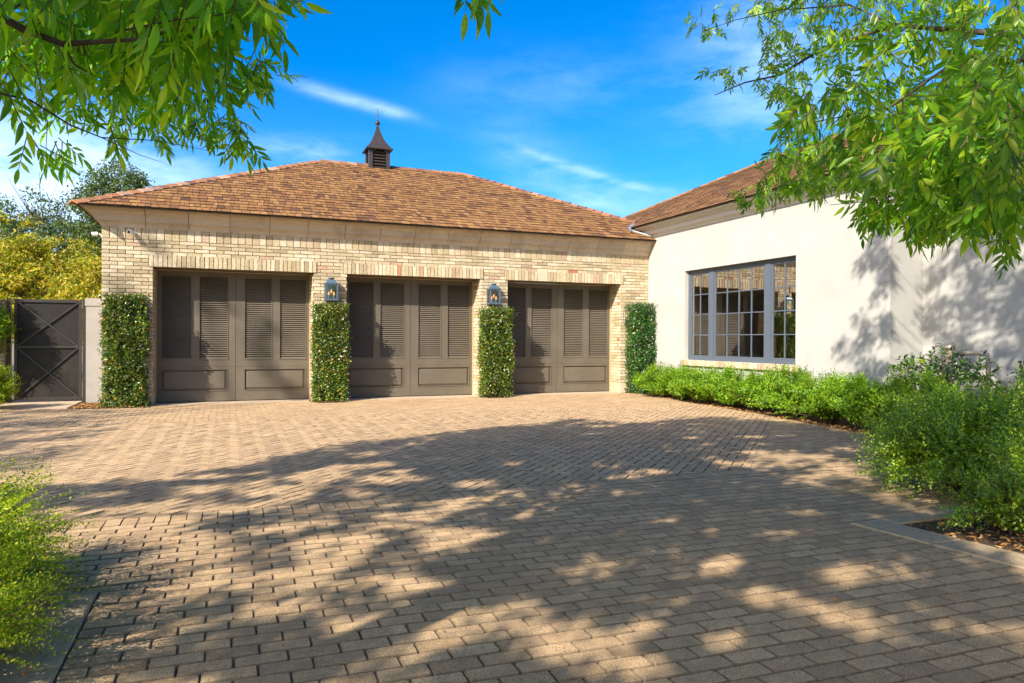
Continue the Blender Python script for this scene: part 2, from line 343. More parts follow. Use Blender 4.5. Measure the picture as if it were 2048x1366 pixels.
# ------------------------------------------------------------------ setting: ground, driveway
WY = 15.0; XL, XR = -2.162, 9.598
DOOR_W = 2.9211; J = [-1.3074, 2.3055, 5.8908]; LIN = 2.62; LEAF_Y = 15.48
def sheet(name, pts, z, mat, kind='structure'):
    o = obj(name, [(x, y, z) for x, y in pts], [tuple(range(len(pts)))], mat); o['kind'] = kind; return o
sheet('ground', [(-300, -300), (300, -300), (300, 300), (-300, 300)], -.075, M['ground'])
drive_pts = [(-9, 4.02), (-.6, 4.02), (-.6, -8), (4.25, -8), (4.25, 3.76), (7.45, 3.76), (8.13, 6.94), (8.63, 9.9), (9.1, 14.2), (8.98, 15.1), (8.812, 15.5), (-1.307, 15.5), (-1.34, 14.62), (-2.72, 14.66), (-2.66, 16.5), (-4.0, 16.5), (-4.3, 15.0), (-9, 13.4)]
drive = sheet('driveway', drive_pts, -.0095, M['joint'])
drive['label'] = 'tan concrete block paving in herringbone and running bond'
def paver(poly, z=0, near=False, jit=.0):
    poly = tidy(poly, .006)
    if len(poly) < 3 or area(poly) < .0006: return None
    n = len(poly); cx = sum(p[0] for p in poly)/n; cy = sum(p[1] for p in poly)/n
    if near:                                               # rounded corners in plan
        P = []
        for i in range(n):
            a, p, b = Vector(poly[i-1]), Vector(poly[i]), Vector(poly[(i+1) % n])
            d1 = (a-p); d2 = (b-p); r1 = min(random.uniform(.003, .009), d1.length*.3); r2 = min(random.uniform(.003, .009), d2.length*.3)
            P.append(tuple(p+d1.normalized()*r1)); P.append(tuple(p+d2.normalized()*r2))
        poly = P; n = len(poly)
    h = z+random.gauss(0, .0012); tx = random.gauss(0, .008); ty = random.gauss(0, .008)
    def ins(p, d):
        v = Vector((cx-p[0], cy-p[1])); l = v.length or 1; return (p[0]+v.x/l*d, p[1]+v.y/l*d)
    V = []
    for p in poly: V.append((p[0], p[1], -.04))
    for p in poly: V.append((p[0], p[1], h-.005+(p[0]-cx)*tx+(p[1]-cy)*ty))
    for p in poly:
        q = ins(p, .0055); V.append((q[0], q[1], h+(q[0]-cx)*tx+(q[1]-cy)*ty))
    Fc = []
    for k in (0, 1):
        for i in range(n): Fc.append((k*n+i, k*n+(i+1) % n, (k+1)*n+(i+1) % n, (k+1)*n+i))
    Fc.append(tuple(2*n+i for i in range(n)))
    # make sure outward winding
    s = sum(poly[i][0]*poly[(i+1) % n][1]-poly[(i+1) % n][0]*poly[i][1] for i in range(n))
    if s < 0: Fc = [tuple(reversed(f)) for f in Fc]
    return V, Fc
def inset_rect(u0, v0, u1, v1, g=.0022, gv=.0060):
    j = lambda: random.uniform(-.0012, .0012)
    return [(u0+g+j(), v0+gv+j()), (u1-g+j(), v0+gv+j()), (u1-g+j(), v1-gv+j()), (u0+g+j(), v1-gv+j())]
# convex cells of the drive, each (half planes a,b,c meaning a*x+b*y<=c)
def inside(poly, hp):
    for h in hp: poly = clip(poly, *h)
    return poly
def line_right(p, q):      # keep the side to the left of the directed line p->q
    dx, dy = q[0]-p[0], q[1]-p[1]; return (dy, -dx, dy*p[0]-dx*p[1])
E1 = line_right((7.45, 3.76), (8.13, 6.94)); E2 = line_right((8.13, 6.94), (8.63, 9.9)); E3 = line_right((8.63, 9.9), (9.1, 14.2))
cells = []
HB, YA = 5.72, 11.95
HR = line_right((4.86, 5.72), (6.9, 7.85))                 # right-hand limit of the herringbone
HRr = tuple(-v for v in HR)
items = []
def warp(x, y):
    if y >= 5.6: return (x, y)
    k = min((5.6-y)/2.8, 1.2); return (x, y-.038*k*(x-1.6))
def run_bond(u0, u1, v0, v1, hps, L=.2065, W=.1035, head=False, zlist=items):
    r = 0; v = v0
    while v < v1-1e-6:
        off = 0 if r % 2 == 0 else L/2
        off += random.uniform(-.012, .012); u = u0-off
        while u < u1:
            P = inset_rect(u, v, u+L, v+W)
            c = P[0]; near = v < 5.0 and -1.2 < u < 4.4
            Q = inside(P, hps)
            if len(Q) > 2:
                Q = [warp(*q) for q in Q]
                pv = paver(Q, near=near)
                if pv: zlist.append((pv[0], pv[1], drive))
            u += L
        v += W; r += 1
# foreground running bond (drawn downwards from the header course)
v_top = 5.50; rows = int((v_top-1.4)/.1035)
run_bond(-4.2, 7.9, v_top-14*.1035, v_top, [E1])
v2 = v_top-14*.1035
run_bond(-.6, 4.3, v2-(rows-14)*.1035, v2, [(-1, 0, .595), (1, 0, 4.335)])
run_bond(4.25, 7.9, v2-3*.1035, v2, [(-1, 0, -4.255), E1, (0, -1, -3.80)])
# header course
u = -4.2
while u < 4.9:
    pv = paver(inset_rect(u, 5.505, u+.1035, 5.505+.2065), near=u > -.9)
    if pv: items.append((pv[0], pv[1], drive))
    u += .1035
# herringbone laid at 45 degrees
def herring(x0, x1, y0, y1, hps):
    s = .1035; c45 = math.sqrt(.5); n = int((x1-x0+y1-y0)/s)+6
    for i in range(-n, n):
        for j in range(-n, n):
            X = x0+(i-j)*s*c45; Y = y0+(i+j)*s*c45
            if not (x0-.5 < X < x1+.5 and y0-.5 < Y < y1+.5): continue
            m = (i-j) % 4
            if m == 0: R = inset_rect(i*s, j*s, i*s+2*s, j*s+s, .0046, .0046)
            elif m == 3: R = inset_rect(i*s, j*s, i*s+s, j*s+2*s, .0046, .0046)
            else: continue
            P = [(x0+(a-b)*c45, y0+(a+b)*c45) for a, b in R]
            Q = inside(P, hps)
            if len(Q) > 2:
                pv = paver(Q, near=False)
                if pv: items.append((pv[0], pv[1], drive))
herring(-4.2, 9.1, HB, YA, [(0, -1, -HB-.004), (0, 1, YA-.004), (-1, 0, 4.2), HR, E2, E3])
# running bond to the right of the herringbone
run_bond(4.7, 9.1, 5.505, 5.505+52*.1035, [HRr, (0, -1, -5.505), E1, E2])
# running bond apron before the doors
run_bond(-4.4, 9.1, YA, YA+29*.1035, [(0, 1, 14.93), E3, line_right((-4.32, 15.0), (-9, 13.4)) if False else (-1, 0, 4.3)], L=.2065)
def keep(it):
    V = np.asarray(it[0]); x, y = V[:, 0].mean(), V[:, 1].mean()
    if y > 14.6 and -2.75 < x < -1.33: return False
    for k in (0, 1):
        a, b = J[k]+DOOR_W, J[k+1]
        if a+.03 < x < b-.03 and y > 14.55: return False
    return True
items = [i for i in items if keep(i)]
emit('paver', items, [M['paver'], M['paver_edge']], 300, 'paving')
# aprons of smooth concrete before each door, kerbs of the bed
for i, j in enumerate(J):
    o = MB().box(j+.012, j+DOOR_W-.012, 14.94, 15.6, -.05, .004).build('door_apron', M['concrete'], drive)
tp = MB()
for (x0, x1, y0, y1) in ((-4.0, -2.70, 14.95, 15.75), (-4.0, -2.70, 15.77, 16.48)): tp.box(x0, x1, y0, y1, -.05, .006)
o = tp.build('path', M['concrete']); o['kind'] = 'structure'
# planting beds
beds = sheet('bed_soil_right', [(4.35, -8), (14, -8), (14, 8.2), (9.7, 8.2), (9.7, 15.2), (8.9, 15.2), (9.1, 14.2), (8.63, 9.9), (8.13, 6.94), (7.45, 3.76), (4.35, 3.76)][::1], -.0055, M['soil'])
sheet('bed_soil_left', [(-9, -8), (-.7, -8), (-.7, 3.98), (-9, 3.98)], -.005, M['soil'])
sheet('bed_soil_gate', [(-2.70, 14.66), (-1.34, 14.62), (-1.31, 15.0), (-2.16, 15.0), (-2.16, 16.1), (-2.66, 16.1)], -.004, M['soil'])
sheet('bed_soil_far', [(-9, 13.45), (-4.35, 15.02), (-4.0, 16.5), (-4.0, 17.4), (-9, 17.4)], -.008, M['soil'])
for k in range(2):
    a, b = J[k]+DOOR_W, J[k+1]
    sheet('bed_soil_pier', [(a+.06, 14.62), (b-.04, 14.62), (b-.04, 15.0), (a+.06, 15.0)], -.004, M['soil'])
def slab(poly, z0, z1):
    poly = tidy(poly, .005); n = len(poly); V = [(x, y, z0) for x, y in poly]+[(x, y, z1-.012) for x, y in poly]
    cx = sum(p[0] for p in poly)/n; cy = sum(p[1] for p in poly)/n
    for x, y in poly:
        v = Vector((cx-x, cy-y)); v = v/v.length*.012; V.append((x+v.x, y+v.y, z1))
    Fc = [(k*n+i, k*n+(i+1) % n, (k+1)*n+(i+1) % n, (k+1)*n+i) for k in (0, 1) for i in range(n)]+[tuple(2*n+i for i in range(n))]
    return V, Fc
def kerb(name, polys, label):
    t = thing(name, (*polys[0][0], 0), label, 'kerb'); t['kind'] = 'structure'
    for p in polys: v, f = slab(p, -.05, .010); obj('kerb_stone', v, f, M['curb'], t)
polys = []
y = 3.755
while y > -1: polys.append([(4.06, y-.575), (4.34, y-.575), (4.34, y), (4.06, y)]); y -= .58
# the corner is angled towards the frame's right
for p in polys:
    for i, (x, yy) in enumerate(p): p[i] = (x+(3.76-yy)*.11, yy)
for k in range(6): polys.append([(4.365+k*.53, 3.62), (4.365+k*.53+.525, 3.62), (4.365+k*.53+.525, 3.755), (4.365+k*.53, 3.755)])
kerb('bed_kerb', polys, 'grey kerb stones round the corner of the right hand planting bed')
polys = []; y = 4.09
for k in range(7): polys.append([(-1.05, y-.44), (-.602, y-.44), (-.602, y), (-1.05, y)]); y -= .445
kerb('bed_kerb', polys, 'flat grey slabs edging the planting bed with fallen bark bits at left')

# ------------------------------------------------------------------ garage
garage = thing('garage', (3.7, 19.5, 0), 'tan brick three bay garage with hipped cedar shingle roof', 'garage')
def rect_minus(x0, x1, blocks):
    seg = [(x0, x1)]
    for a, b in blocks:
        out = []
        for s, e in seg:
            if b <= s or a >= e: out.append((s, e)); continue
            if a > s: out.append((s, a))
            if b < e: out.append((b, e))
        seg = out
    return seg
def brick_box(o, u, n, a, b, z0, z1, proud=0.0, depth=.035):
    """box on a face: o origin (x,y), u unit along, n outward unit; front face set back/forward by proud"""
    g = .005
    a += g; b -= g; z0 += g*.9; z1 -= g*.9
    j = lambda s=.0022: random.uniform(-s, s)
    V = []
    for (aa, zz) in ((a, z0), (b, z0), (b, z1), (a, z1)):
        V.append((aa, zz, -depth))
    for (aa, zz) in ((a+j(), z0+j()), (b+j(), z0+j()), (b+j(), z1+j()), (a+j(), z1+j())):
        V.append((aa, zz, proud-.004))
    e = .004
    for (aa, zz) in ((a+e+j(), z0+e+j()), (b-e+j(), z0+e+j()), (b-e+j(), z1-e+j()), (a+e+j(), z1-e+j())):
        V.append((aa, zz, proud+j(.0012)))
    W = [(o[0]+u[0]*p+n[0]*d, o[1]+u[1]*p+n[1]*d, z) for p, z, d in V]
    Fc = []
    for k in (0, 1):
        for i in range(4): Fc.append((k*4+i, k*4+(i+1) % 4, (k+1)*4+(i+1) % 4, (k+1)*4+i))
    Fc.append((8, 9, 10, 11))
    return W, Fc
ROW = .072; BL = .262
bricks = []
wall_mb = MB()
ci = .012
xs = [XL+ci, J[0]-ci, J[0]+DOOR_W+ci, J[1]-ci, J[1]+DOOR_W+ci, J[2]-ci, J[2]+DOOR_W+ci, XR]
for k in range(4): wall_mb.box(xs[2*k], xs[2*k+1], WY+ci, WY+.6, 0, LIN+.012)
wall_mb.box(XL+ci, XR, WY+ci, WY+.6, LIN+.013, 3.66)
wall_mb.box(XL+ci, XL+.6, WY+.601, 24.2, 0, 3.66)
wall_mb.box(XL+.601, XR, 23.6, 24.2, 0, 3.66)
gwall = wall_mb.build('wall', M['mortar'], garage)
lints = []
for j in J:
    t = MB().box(j-.06, j+DOOR_W+.06, WY+.006, WY+.40, LIN+.004, LIN+.2).build('lintel', M['mortar'], garage); lints.append(t)
openings = [(j, j+DOOR_W) for j in J]
lin_rng = [(j-.075, j+DOOR_W+.075) for j in J]
z = .25; r = 0
while z < 3.12-.02:
    z1 = min(z+ROW, 3.12)
    blocks = []
    zc = (z+z1)/2
    if zc < LIN: blocks = openings
    elif zc < LIN+.235: blocks = lin_rng
    for s, e in rect_minus(XL, XR-.002, blocks):
        u = XL+(0 if r % 2 else -BL/2)
        while u < e:
            a, b = max(u, s), min(u+BL, e)
            if b-a > .03: bricks.append((*brick_box((0, WY), (1, 0), (0, -1), a, b, z, z1, random.uniform(-.001, .004)), gwall))
            u += BL
    z += ROW; r += 1
for k, j in enumerate(J):                                   # lintel bricks on end
    n = 38; w = (DOOR_W+.15)/n
    for i in range(n):
        a = j-.075+i*w; bricks.append((*brick_box((0, WY), (1, 0), (0, -1), a, a+w, LIN, LIN+.23, .018+random.uniform(-.002, .002), .05), lints[k]))
    for s in range(5):                                      # soffit bricks
        pass
n = 90; w = (XR-.002-XL)/n
for i in range(n): bricks.append((*brick_box((0, WY), (1, 0), (0, -1), XL+i*w, XL+(i+1)*w, 3.12, 3.345, random.uniform(0, .004)), gwall))
# reveals
for j in J:
    for xx, nn, side in ((j, (1, 0), 0), (j+DOOR_W, (-1, 0), 1)):
        z = .25; r = 0
        while z < LIN-.01:
            z1 = min(z+ROW, LIN-.002); y = WY+.036-(0 if r % 2 else .13)
            while y < WY+.46:
                a, b = max(y, WY+.036), min(y+BL, WY+.46)
                if b-a > .02: bricks.append((*brick_box((xx-nn[0]*.0, 0), (0, 1), nn, a, b, z, z1, random.uniform(-.003, 0), .011), gwall))
                y += BL
            z += ROW; r += 1
# left side wall of the garage
z = .25; r = 0
while z < 3.33:
    y = WY+.036-(0 if r % 2 else BL/2)
    while y < 24.2:
        a, b = max(y, WY+.036), min(y+BL, 24.2)
        if b-a > .03: bricks.append((*brick_box((XL, 0), (0, 1), (-1, 0), a, b, z, z+ROW, random.uniform(-.003, 0)), gwall))
        y += BL
    z += ROW; r += 1
emit('brick', bricks, M['brick'], 300, 'brickwork')
# stone bases of the piers
for a, b in ((XL-.008, J[0]), (J[0]+DOOR_W, J[1]), (J[1]+DOOR_W, J[2]), (J[2]+DOOR_W, XR-.004)):
    m = MB(); m.box(a-.0, b+.0, WY-.012, WY+.011, 0, .245)
    ja = a if a > XL else None
    if a > XL: m.box(a, a+.0105, WY+.0115, WY+.46, 0, .245)
    if b < XR-.1: m.box(b-.0105, b, WY+.0115, WY+.46, 0, .245)
    m.build('base_stone', M['stone_base'], garage)
# cornice
prof = [(0, 3.335), (.012, 3.335), (.018, 3.365), (.034, 3.40), (.062, 3.432), (.075, 3.44), (.095, 3.442), (.095, 3.462), (.108, 3.464), (.114, 3.51), (.132, 3.555), (.165, 3.592), (.195, 3.61), (.195, 3.622), (.222, 3.624), (.222, 3.640), (.25, 3.642), (.25, 3.662), (0, 3.662)]
nblk = 16; bl = (XR-(XL))/nblk
for i in range(nblk):
    a = XL+i*bl; b = a+bl-.009
    V = []; n = len(prof)
    for k, x in enumerate((a, b)):
        for d, zz in prof:
            xx = x-(d if i == 0 and k == 0 else 0)
            V.append((xx, WY-d, zz))
    Fc = [(j, (j+1) % n, n+(j+1) % n, n+j) for j in range(n)]+[tuple(range(n))[::-1], tuple(range(n, 2*n))]
    obj('cornice_block', V, Fc, M['stone'], garage)
for i in range(12):
    a = WY+i*.77; b = a+.766; V = []; n = len(prof)
    for k, y in enumerate((a, b)):
        for d, zz in prof: V.append((XL-d, y-(d if i == 0 and k == 0 else 0)+(.002 if i == 0 and k == 0 else 0), zz))
    Fc = [(n+j, n+(j+1) % n, (j+1) % n, j) for j in range(n)]+[tuple(range(n)), tuple(range(n, 2*n))[::-1]]
    obj('cornice_block', V, Fc, M['stone'], garage)
# ---- roof
PITCH_R = .48; EX0, EY0, EZ = -2.534, 14.65, 3.668; HALF = 4.83; EX1 = 6.31+HALF; EY1 = EY0+2*HALF; RZ = EZ+PITCH_R*HALF
CL = math.sqrt(1+PITCH_R**2)
def roof_plane(origin, adir, sdir, hps, width, depth, parent, out, expo=.205, wmin=.08, wmax=.19, zoff=.012):
    """adir: along the eave, sdir: uphill in plan; hps clip in plan coords (p along, q uphill run)"""
    o = Vector(origin); A = Vector((*adir, 0)); S = Vector((sdir[0], sdir[1], PITCH_R)); Nn = A.cross(S).normalized()
    if Nn.z < 0: Nn = -Nn
    rows = int(depth*CL/expo)+1
    for r in range(rows):
        q0 = r*expo/CL; q1 = (r*expo+expo*1.04)/CL
        p = random.uniform(-.2, 0)
        while p < width:
            w = random.uniform(wmin, wmax); jit = random.uniform(-.006, .006)
            P = [(p+.004, q0+jit), (p+w-.004, q0+jit+random.uniform(-.003, .003)), (p+w-.004, q1), (p+.004, q1)]
            P = inside(P, hps+[(0, 1, depth)])
            P = tidy(P)
            if len(P) > 2 and area(P) > .0012:
                t0 = random.uniform(.013, .023); n = len(P); V = []
                for a, q in P: V.append(o+A*a+S*q+Nn*zoff)
                for a, q in P:
                    f = (q-q0)/(q1-q0); V.append(o+A*a+S*q+Nn*(zoff+t0*(1-f)+.005*f))
                Fc = [(i, (i+1) % n, n+(i+1) % n, n+i) for i in range(n)]+[tuple(n+i for i in range(n))]
                c = A.cross(S)
                if c.z < 0: Fc = [tuple(reversed(f)) for f in Fc]
                out.append((V, Fc, parent))
            p += w
deck = MB()
e = .02
R0, R1 = (EX0+HALF, EY0+HALF, RZ), (EX1-HALF, EY0+HALF, RZ)
deck.add([(EX0, EY0, EZ), (9.3, EY0, EZ), (9.3, 15.43, EZ+PITCH_R*.78), (9.83, 15.96, 4.30), R1, R0], [(0, 1, 2, 3, 4, 5)])
deck.add([(9.3, EY0, EZ), (9.59, EY0, EZ), (9.59, 15.38, 4.02), (9.3, 15.38, 4.02)], [(0, 1, 2, 3)])
deck.add([(EX0, EY0, EZ), R0, (EX0, EY1, EZ)], [(0, 1, 2)])
deck.add([(EX0, EY1, EZ), R0, R1, (EX1, EY1, EZ)], [(0, 1, 2, 3)])
deck.add([R1, (9.83, 15.96, 4.30), (9.83, EY1-1.3, 4.30)], [(0, 1, 2)])
deck.add([(EX0+.02, EY0+.02, EZ-.01), (XL+.1, WY+.1, EZ-.01), (9.59, WY+.1, EZ-.01), (9.59, EY0+.02, EZ-.01)], [(0, 1, 2, 3)])
deck.add([(EX0+.02, EY0+.02, EZ-.01), (EX0+.02, EY1, EZ-.01), (XL+.1, EY1, EZ-.01), (XL+.1, WY+.1, EZ-.01)], [(0, 1, 2, 3)])
groof = deck.build('roof', M['roof_deck'], garage)
edge = MB(); edge.box(EX0+.10, 9.59, EY0+.045, EY0+.075, EZ-.012, EZ+.012); edge.box(EX0+.07, EX0+.10, EY0+.05, EY1, EZ-.012, EZ+.012)
edge.build('drip_edge', M['edge'], garage)
sh = []
# front: p = x-EX0 , q = y-EY0
roof_plane((EX0, EY0, EZ), (1, 0), (0, 1), [(-1, 1, .0), (1, 1, EX1-EX0), (1, 0, 9.59-EX0), (0, 1, .74)], EX1-EX0, HALF, groof, sh)
roof_plane((EX0, EY0, EZ), (1, 0), (0, 1), [(-1, 1, .0), (1, 1, EX1-EX0), (0, -1, -.74), (1, -1, EY0-6.13-EX0+.0)], EX1-EX0, HALF, groof, sh)
roof_plane((EX0, EY0, EZ), (0, 1), (1, 0), [(-1, 1, 0), (1, 1, EY1-EY0)], EY1-EY0, HALF, groof, sh, wmin=.12, wmax=.3)
roof_plane((EX1, EY0, EZ), (0, 1), (-1, 0), [(-1, 1, 0), (1, 1, EY1-EY0), (0, -1, -(EX1-9.83))], EY1-EY0, HALF, groof, sh, wmin=.12, wmax=.3)
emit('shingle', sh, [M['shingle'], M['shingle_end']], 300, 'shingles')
def cap_row(a, b, na, nb, expo=.235, w=.15, mat='ridge', parent=groof, name='ridge_cap', lift=.04):
    """overlapping capping along a hip or ridge; na, nb: unit downhill directions of the two planes at right angles to the line"""
    a, b = Vector(a), Vector(b); d = (b-a); n = max(1, int(d.length/expo)); d.normalize(); na, nb = Vector(na), Vector(nb); up = Vector((0, 0, 1))
    for i in range(n):
        p0 = a+d*(i*expo-.01); p1 = a+d*((i+1)*expo+.06); l0 = lift+.030+random.uniform(-.004, .006); l1 = lift+.004
        V = [p0+na*w+up*(l0-.018), p0+up*l0, p0+nb*w+up*(l0-.018), p1+na*w+up*(l1-.018), p1+up*l1, p1+nb*w+up*(l1-.018)]
        V += [v-up*.022 for v in V]
        Fc = [(0, 3, 4, 1), (1, 4, 5, 2), (6, 7, 10, 9), (7, 8, 11, 10), (0, 1, 7, 6), (1, 2, 8, 7), (3, 9, 10, 4), (4, 10, 11, 5), (0, 6, 9, 3), (2, 5, 11, 8)]
        obj(name, V, Fc, M[mat], parent)
def perp_down(line_d, plane_n):
    v = Vector(plane_n).cross(Vector(line_d)).normalized()
    return v if v.z < 0 else -v
nf = (0, -PITCH_R, 1); nl = (-PITCH_R, 0, 1); nr = (PITCH_R, 0, 1); nb_ = (0, PITCH_R, 1)
def caps(a, b, n1, n2, **k):
    d = Vector(b)-Vector(a); cap_row(a, b, perp_down(d, n1), perp_down(d, n2), **k)
caps((EX0-.03, EY0-.03, EZ-.01), R0, nf, nl); caps(R0, R1, nf, nb_)
caps((9.83, 15.96, 4.30), R1, nf, nr)
# ---- doors
def make_door(x0):
    dw = DOOR_W-.04
    root = MB(); y = LEAF_Y
    X0 = x0+.02; X1 = X0+dw; zt = 2.60
    # stiles and rails, 4 cm thick, with louvre openings
    mid = (X0+X1)/2
    L = [(x0+.098, x0+.648), (x0+.778, x0+1.324), (x0+1.625, x0+2.162), (x0+2.304, x0+2.845)]
    xsx = [X0]+[v for p in L for v in p]+[X1]
    f = MB()
    for k in range(0, 10, 2):
        a, b = xsx[k], xsx[k+1]
        if a < mid < b: f.box(a, mid-.0035, y, y+.045, .845, 2.525); f.box(mid+.0035, b, y, y+.045, .845, 2.525)
        else: f.box(a, b, y, y+.045, .845, 2.525)
    for a, b in ((X0, mid-.0035), (mid+.0035, X1)):
        f.box(a, b, y, y+.045, 2.5255, zt); f.box(a, b, y, y+.045, .705, .8445)
        f.box(a, b, y, y+.045, .02, .215)
    pn = [(x0+.092, x0+1.313), (x0+1.615, x0+2.833)]
    for (pa, pb), (a, b) in zip(pn, ((X0, mid-.0035), (mid+.0035, X1))):
        f.box(a, pa, y, y+.045, .2155, .702); f.box(pb, b, y, y+.045, .2155, .702); f.box(pa, pb, y, y+.045, .662, .702)
    d = f.build('garage_door', M['door'], garage)
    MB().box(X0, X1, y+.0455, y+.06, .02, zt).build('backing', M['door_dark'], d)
    for a, b in L:
        n = 38; h = (2.50-.87)/n
        m = MB()                                            # raised moulding round the louvres
        for q in ((a, b, .846, .872), (a, b, 2.498, 2.524), (a, a+.014, .8725, 2.4975), (b-.014, b, .8725, 2.4975)): m.box(q[0], q[1], y-.008, y+.03, q[2], q[3])
        m.build('moulding', M['door'], d)
        for i in range(n):
            z0 = .872+i*h
            s = MB(); s.add([(a+.0145, y+.006, z0), (b-.0145, y+.006, z0), (b-.0145, y+.034, z0+h*.80), (a+.0145, y+.034, z0+h*.80),
                             (a+.0145, y+.012, z0-.004), (b-.0145, y+.012, z0-.004), (b-.0145, y+.044, z0+h*.70), (a+.0145, y+.044, z0+h*.70)],
                            [(0, 1, 2, 3), (7, 6, 5, 4), (0, 4, 5, 1), (3, 2, 6, 7), (0, 3, 7, 4), (1, 5, 6, 2)])
            s.build('louvre_slat', M['door'], d)
    for pa, pb in pn:
        m = MB()
        for q in ((pa, pb, .2165, .236), (pa, pb, .642, .6615), (pa, pa+.02, .2365, .6415), (pb-.02, pb, .2365, .6415)): m.box(q[0], q[1], y-.010, y+.03, q[2], q[3])
        m.build('moulding', M['door'], d)
        m = MB(); ia, ib, za, zb = pa+.0205, pb-.0205, .2365, .6415
        V = [(ia, y+.03, za), (ib, y+.03, za), (ib, y+.03, zb), (ia, y+.03, zb)]; k = .045
        V += [(ia+k, y+.008, za+k), (ib-k, y+.008, za+k), (ib-k, y+.008, zb-k), (ia+k, y+.008, zb-k)]
        m.add(V, [(0, 1, 5, 4), (1, 2, 6, 5), (2, 3, 7, 6), (3, 0, 4, 7), (4, 5, 6, 7)]); m.build('raised_panel', M['door'], d)
    g = MB()
    g.box(x0+.001, x0+.019, y-.03, y+.02, .0, LIN-.001); g.box(x0+DOOR_W-.019, x0+DOOR_W-.001, y-.03, y+.02, 0, LIN-.001); g.box(x0+.0195, x0+DOOR_W-.0195, y-.03, y+.02, 2.602, LIN-.001)
    g.build('door_stop', M['stop'], d)
    return d
door1 = make_door(J[0])
for k in (1, 2):
    dx = J[k]-J[0]; c = copy_tree(door1, (dx, 0, 0), parent=garage); c.location = door1.location+Vector((dx, 0, 0))

# ---- cupola
cup = thing('cupola', (3.77, 19.48, 5.6), 'dark bronze louvred cupola with bell roof and spike on garage ridge', 'cupola')
cx, cyy, hw = 3.80, 19.50, .285
def cup_wall(m, ax):
    # arched frame as front panel; ax rotates k*90
    def T(u, d, z):
        for _ in range(ax): u, d = -d, u
        return (cx+u, cyy+d, z)
    z0, z1 = 5.5, 6.47; a = .18; zs = 6.30
    arc = [(a*math.cos(t), zs+.10*math.sin(t)) for t in np.linspace(0, math.pi, 11)]
    V = []; F = []
    out = [(hw, z0), (hw, z1), (-hw, z1), (-hw, z0)]
    inner = [(a, z0)]+arc+[(-a, z0)]
    for d in (-hw, -hw+.03):
        for u, z in inner: V.append(T(u, d, z))
    n = len(inner)
    # side strips
    b = MB(); m.add(V, [(i, i+1, n+i+1, n+i) for i in range(n-1)])
    P = [T(u, -hw, z) for u, z in [(a, z0), (hw, z0), (hw, z1), (-hw, z1), (-hw, z0), (-a, z0)]]
    Q = [T(u, -hw, z) for u, z in arc]
    m.add([P[0], P[1], P[2], Q[5], Q[4], Q[3], Q[2], Q[1], Q[0]], [tuple(range(9))])
    m.add([P[5], Q[10], Q[9], Q[8], Q[7], Q[6], Q[5], P[3], P[4]], [tuple(range(9))])
    m.add([P[2], P[3], Q[5]], [(0, 1, 2)])
m = MB()
for k in range(4): cup_wall(m, k)
m.build('body', M['bronze'], cup)
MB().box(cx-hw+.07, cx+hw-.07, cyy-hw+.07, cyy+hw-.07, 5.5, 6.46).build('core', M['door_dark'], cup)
for ax in range(4):
    for i in range(9):
        z = 5.66+i*.083
        wz = .165 if z < 6.28 else .165*math.sqrt(max(.05, 1-((z-6.28)/.11)**2))
        def T(u, d, zz, ax=ax):
            for _ in range(ax): u, d = -d, u
            return (cx+u, cyy+d, zz)
        V = [T(-wz, -hw+.012, z), T(wz, -hw+.012, z), T(wz, -hw+.068, z+.055), T(-wz, -hw+.068, z+.055), T(-wz, -hw+.018, z-.012), T(wz, -hw+.018, z-.012), T(wz, -hw+.069, z+.042), T(-wz, -hw+.069, z+.042)]
        obj('louvre_slat', V, [(0, 1, 2, 3), (7, 6, 5, 4), (0, 4, 5, 1), (3, 2, 6, 7), (0, 3, 7, 4), (1, 5, 6, 2)], M['bronze'], cup)
V = []; F = []
pr = [(.36, 6.40), (.36, 6.435), (.335, 6.455), (.305, 6.475), (.27, 6.53), (.21, 6.61), (.15, 6.72), (.10, 6.84), (.06, 6.97), (.032, 7.10)]
for r_, z in pr:
    for sx, sy in ((-1, -1), (1, -1), (1, 1), (-1, 1)): V.append((cx+sx*r_, cyy+sy*r_, z))
for i in range(len(pr)-1):
    for k in range(4): F.append((i*4+k, i*4+(k+1) % 4, (i+1)*4+(k+1) % 4, (i+1)*4+k))
F.append((3, 2, 1, 0)); F.append(tuple((len(pr)-1)*4+k for k in range(4)))
obj('bell_roof', V, F, M['bronze'], cup)
MB().lathe((cx, cyy, 7.08), [(.03, 0), (.034, .02), (.022, .035), (.05, .06), (.068, .09), (.07, .11), (.058, .14), (.03, .165), (.018, .18), (.014, .26), (.006, .50), (0, .52)], 16).build('finial', M['bronze'], cup, smooth=True)

# ------------------------------------------------------------------ stucco wing
wing = thing('house_wing', (13, 10, 0), 'white stucco house wing with cedar shingle roof and moulded cornice', 'house')
WX2 = 10.31; WYC = 8.12
wy0, wy1, wz0, wz1 = 10.11, 13.50, .84, 2.84
b = MB()
WT = 3.80
b.box(XR, XR+.35, wy1, 20.2, 0, WT); b.box(XR, XR+.35, wy0+.0005, wy1-.0005, 0, wz0-.0005); b.box(XR, XR+.35, wy0+.0005, wy1-.0005, wz1, WT); b.box(XR, XR+.35, WYC+.351, wy0, 0, WT)
b.box(XR, WX2+.35, WYC, WYC+.35, 0, WT); b.box(WX2, WX2+.35, -6, WYC-.0005, 0, WT); b.box(XR, 18.6, 19.85, 20.2, 0, WT-.001); b.box(18.25, 18.6, -6, 19.84, 0, WT-.001)
b.box(WX2+.36, 18.24, -6, -5.65, 0, WT-.001)
wwall = b.build('wall', M['stucco'], wing)
